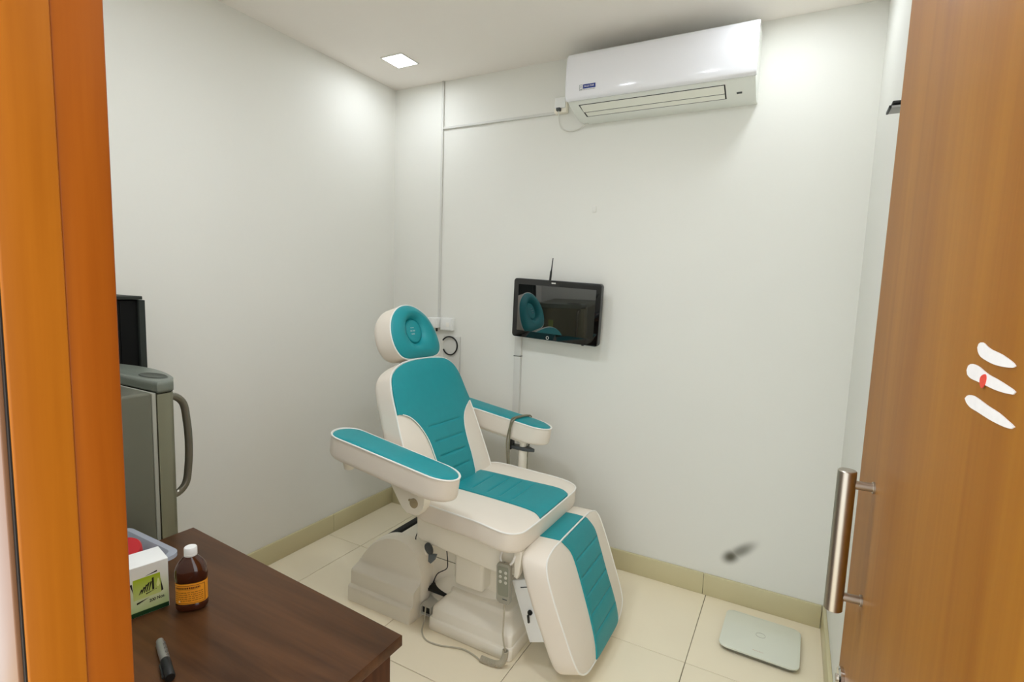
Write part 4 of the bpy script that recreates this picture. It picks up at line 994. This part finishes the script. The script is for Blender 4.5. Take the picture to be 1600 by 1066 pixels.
add_lathe(bm, BC_, [(0.0128, 0.1265), (0.0132, 0.1280), (0.0132, 0.1310), (0.0126, 0.1316), (0.0126, 0.1322), (0.0132, 0.1328), (0.0132, 0.1440), (0.0118, 0.1460), (0.004, 0.1462)], 36); obj('cap', bm, PLASTIC_W, bt)
ORL = mat('orange_label', (244, 162, 44), rough=0.35, var=0.08, scale=160)
bm = B()
lab0, lab1 = -0.12 * math.pi, 1.02 * math.pi
def lpt(k, z, g): 
    a = lab0 + (lab1 - lab0) * k
    return BC_ + ex_ * (0.0313 + g) * math.copysign(abs(math.cos(a)) ** 0.88, math.cos(a)) + ey_ * (0.0205 + g) * math.copysign(abs(math.sin(a)) ** 0.88, math.sin(a)) + Vector((0, 0, z))
rows = [[lpt(k / 40, z, 0.0007) for k in range(41)] for z in (0.0205, 0.035, 0.05, 0.0685)]
add_loft(bm, rows, False, False, closed=False); lb = obj('label', bm, ORL, btl)
bm = B()
def lbar(k0, k1, z0, z1):
    n = 10; add_loft(bm, [[lpt(k0 + (k1 - k0) * i / n, z, 0.0011) for i in range(n + 1)] for z in (z0, z1)], False, False, closed=False)
random.seed(3)
k = 0.36
while k < 0.80:
    w_ = random.choice((0.014, 0.018, 0.024)); lbar(k, k + w_, 0.0565, 0.0605); k += w_ + 0.008
lbar(0.40, 0.74, 0.0545, 0.0550)
for row in range(5):
    k = 0.30
    while k < 0.86:
        w_ = random.choice((0.02, 0.035, 0.05)); lbar(k, min(k + w_, 0.88), 0.0475 - row * 0.0048, 0.0488 - row * 0.0048); k += w_ + 0.012
lbar(0.24, 0.255, 0.0235, 0.064); lbar(0.24, 0.86, 0.0635, 0.0645); lbar(0.24, 0.86, 0.0228, 0.0236)
obj('label_print', bm, mat('brown_ink', (110, 52, 10), rough=0.5), lb)
bm = B(); add_loft(bm, [[lpt(0.72 + 0.02 * math.cos(a) * r_, 0.0275 + 0.0022 * math.sin(a) * r_, 0.0012) for a in [2 * math.pi * i / 16 for i in range(16)]] for r_ in (0.1, 1.0)], True, False); obj('label_dot', bm, mat('cream_ink', (240, 220, 180), rough=0.5), lb)
# marker pen
mk = thing('marker_pen', 'black and silver marker pen lying on the desk', 'marker pen', (1.306, -2.14, TOPZ))
P0 = Vector((1.245, -2.117, TOPZ + 0.0088)); P1 = Vector((1.366, -2.162, TOPZ + 0.0088)); PD = (P1 - P0); PL = PD.length; PD.normalize()
bm = B(); add_lathe(bm, P0, [(0.0058, 0.0), (0.0068, 0.001), (0.0068, 0.010), (0.0084, 0.013), (0.0084, PL * 0.58)], 24, axis=PD); pb = obj('barrel', bm, mat('silver_barrel', (150, 150, 142), rough=0.3, metal=0.4), mk)
bm = B(); add_lathe(bm, P0, [(0.0087, PL * 0.56), (0.0088, PL * 0.57), (0.0088, PL - 0.002), (0.0078, PL)], 24, axis=PD); cpn = obj('cap', bm, BLACK, mk)
sd = Vector((PD.y, -PD.x, 0))
bm = B(); q0 = P0 + PD * PL * 0.62 + sd * 0.0095; q1 = P0 + PD * (PL - 0.006) + sd * 0.0105; add_tube(bm, [P0 + PD * PL * 0.60 + sd * 0.006, q0, q1], [0.0022, 0.0024, 0.0020], 8); obj('clip', bm, BLACK, cpn)
bm = B()
for k in range(14):
    a0 = PL * (0.16 + 0.027 * k); 
    for rr in range(3):
        if (k * 7 + rr * 3) % 4 == 0: continue
        t0 = math.radians(55 + 18 * rr)
        q = [P0 + PD * (a0 + s_) + 0.0086 * (math.cos(t) * Vector((0, 0, 1)) * 1.0 + math.sin(t) * sd * -1) for s_, t in ((0, t0 - .7), (0.0022, t0 - .7), (0.0022, t0 - .52), (0, t0 - .52))]
        bm.faces.new([bm.verts.new(v) for v in q])
obj('print', bm, INK, pb)

# ------------------------------------------------------------------ bathroom scale and the bracket on the right wall
scl = thing('bathroom_scale', 'white square glass bathroom scale on the floor in the right corner', 'scale', (2.312, -0.262, 0.0))
SCW = mat('white_glass_top', (226, 228, 212), rough=0.12, var=0.005)
def scm(a, b, h): 
    t = math.radians(-1.5); return Vector((2.312 + a * math.cos(t) - b * math.sin(t), -0.262 + a * math.sin(t) + b * math.cos(t), h))
sq = [(x, y_) for x, y_, _ in rrect(-0.152, 0.152, -0.144, 0.144, 0.032, 0, 8)]
bm = B(); add_prism(bm, sq, 0.0185, 0.0255, 0.002, scm); tp = obj('glass_top', bm, SCW, scl)
bm = B(); add_prism(bm, [(a * 0.955, b * 0.955) for a, b in sq], 0.007, 0.0185, 0.003, scm); obj('base', bm, mat('grey_scale_base', (120, 118, 104), rough=0.5), scl)
for a in (-0.11, 0.11):
    for b in (-0.10, 0.10):
        bm = B(); add_lathe(bm, scm(a, b, 0.0), [(0.016, 0), (0.016, 0.009)], 14); obj('foot', bm, BLACK, scl)
bm = B(); add_tube(bm, [scm(0.0 + 0.0185 * math.cos(a), 0.012 + 0.0165 * math.sin(a), 0.0257) for a in [2 * math.pi * k / 32 for k in range(32)]], 0.0009, 6, closed=True); obj('sensor_ring', bm, mat('pale_grey_ring', (176, 176, 160), rough=0.3), tp)
bm = B()
for k in range(7): add_prism(bm, [(-0.020 + k * 0.006, -0.1075), (-0.0165 + k * 0.006, -0.1075), (-0.0165 + k * 0.006, -0.1045 - 0.0006 * (k % 2)), (-0.020 + k * 0.006, -0.1045)], 0.0255, 0.0258, 0.0, scm)
obj('print', bm, mat('rose_print', (196, 160, 130), rough=0.5), tp)
wb = thing('wall_bracket', 'small black and grey bracket high on the right wall, partly hidden by the door', 'bracket', (2.53, -0.82, 2.04))
box('upper_plate', (2.519, -0.85, 2.040), (RW, -0.79, 2.047), BLACK, wb, bevel=0.002)
box('lower_plate', (2.513, -0.85, 2.028), (RW, -0.79, 2.035), mat('mid_grey_plastic', (150, 150, 146), rough=0.4), wb, bevel=0.002)
box('tip_pad', (2.512, -0.851, 2.0275), (2.518, -0.789, 2.0355), BLACK, wb, bevel=0.001)
box('wall_plate', (RW - 0.004, -0.855, 2.024), (RW, -0.785, 2.050), mat('mid_grey_plastic', (150, 150, 146)), wb, bevel=0.0015)
# thin sockets of an old fixing on the back wall
o = box('fixing_clip', (1.350, -0.006, 1.898), (1.372, 0.0, 1.932), WALL, bevel=0.002, origin=(1.36, 0, 1.898)); tag(o, 'tiny white clip on the back wall above the black tablet', 'clip')
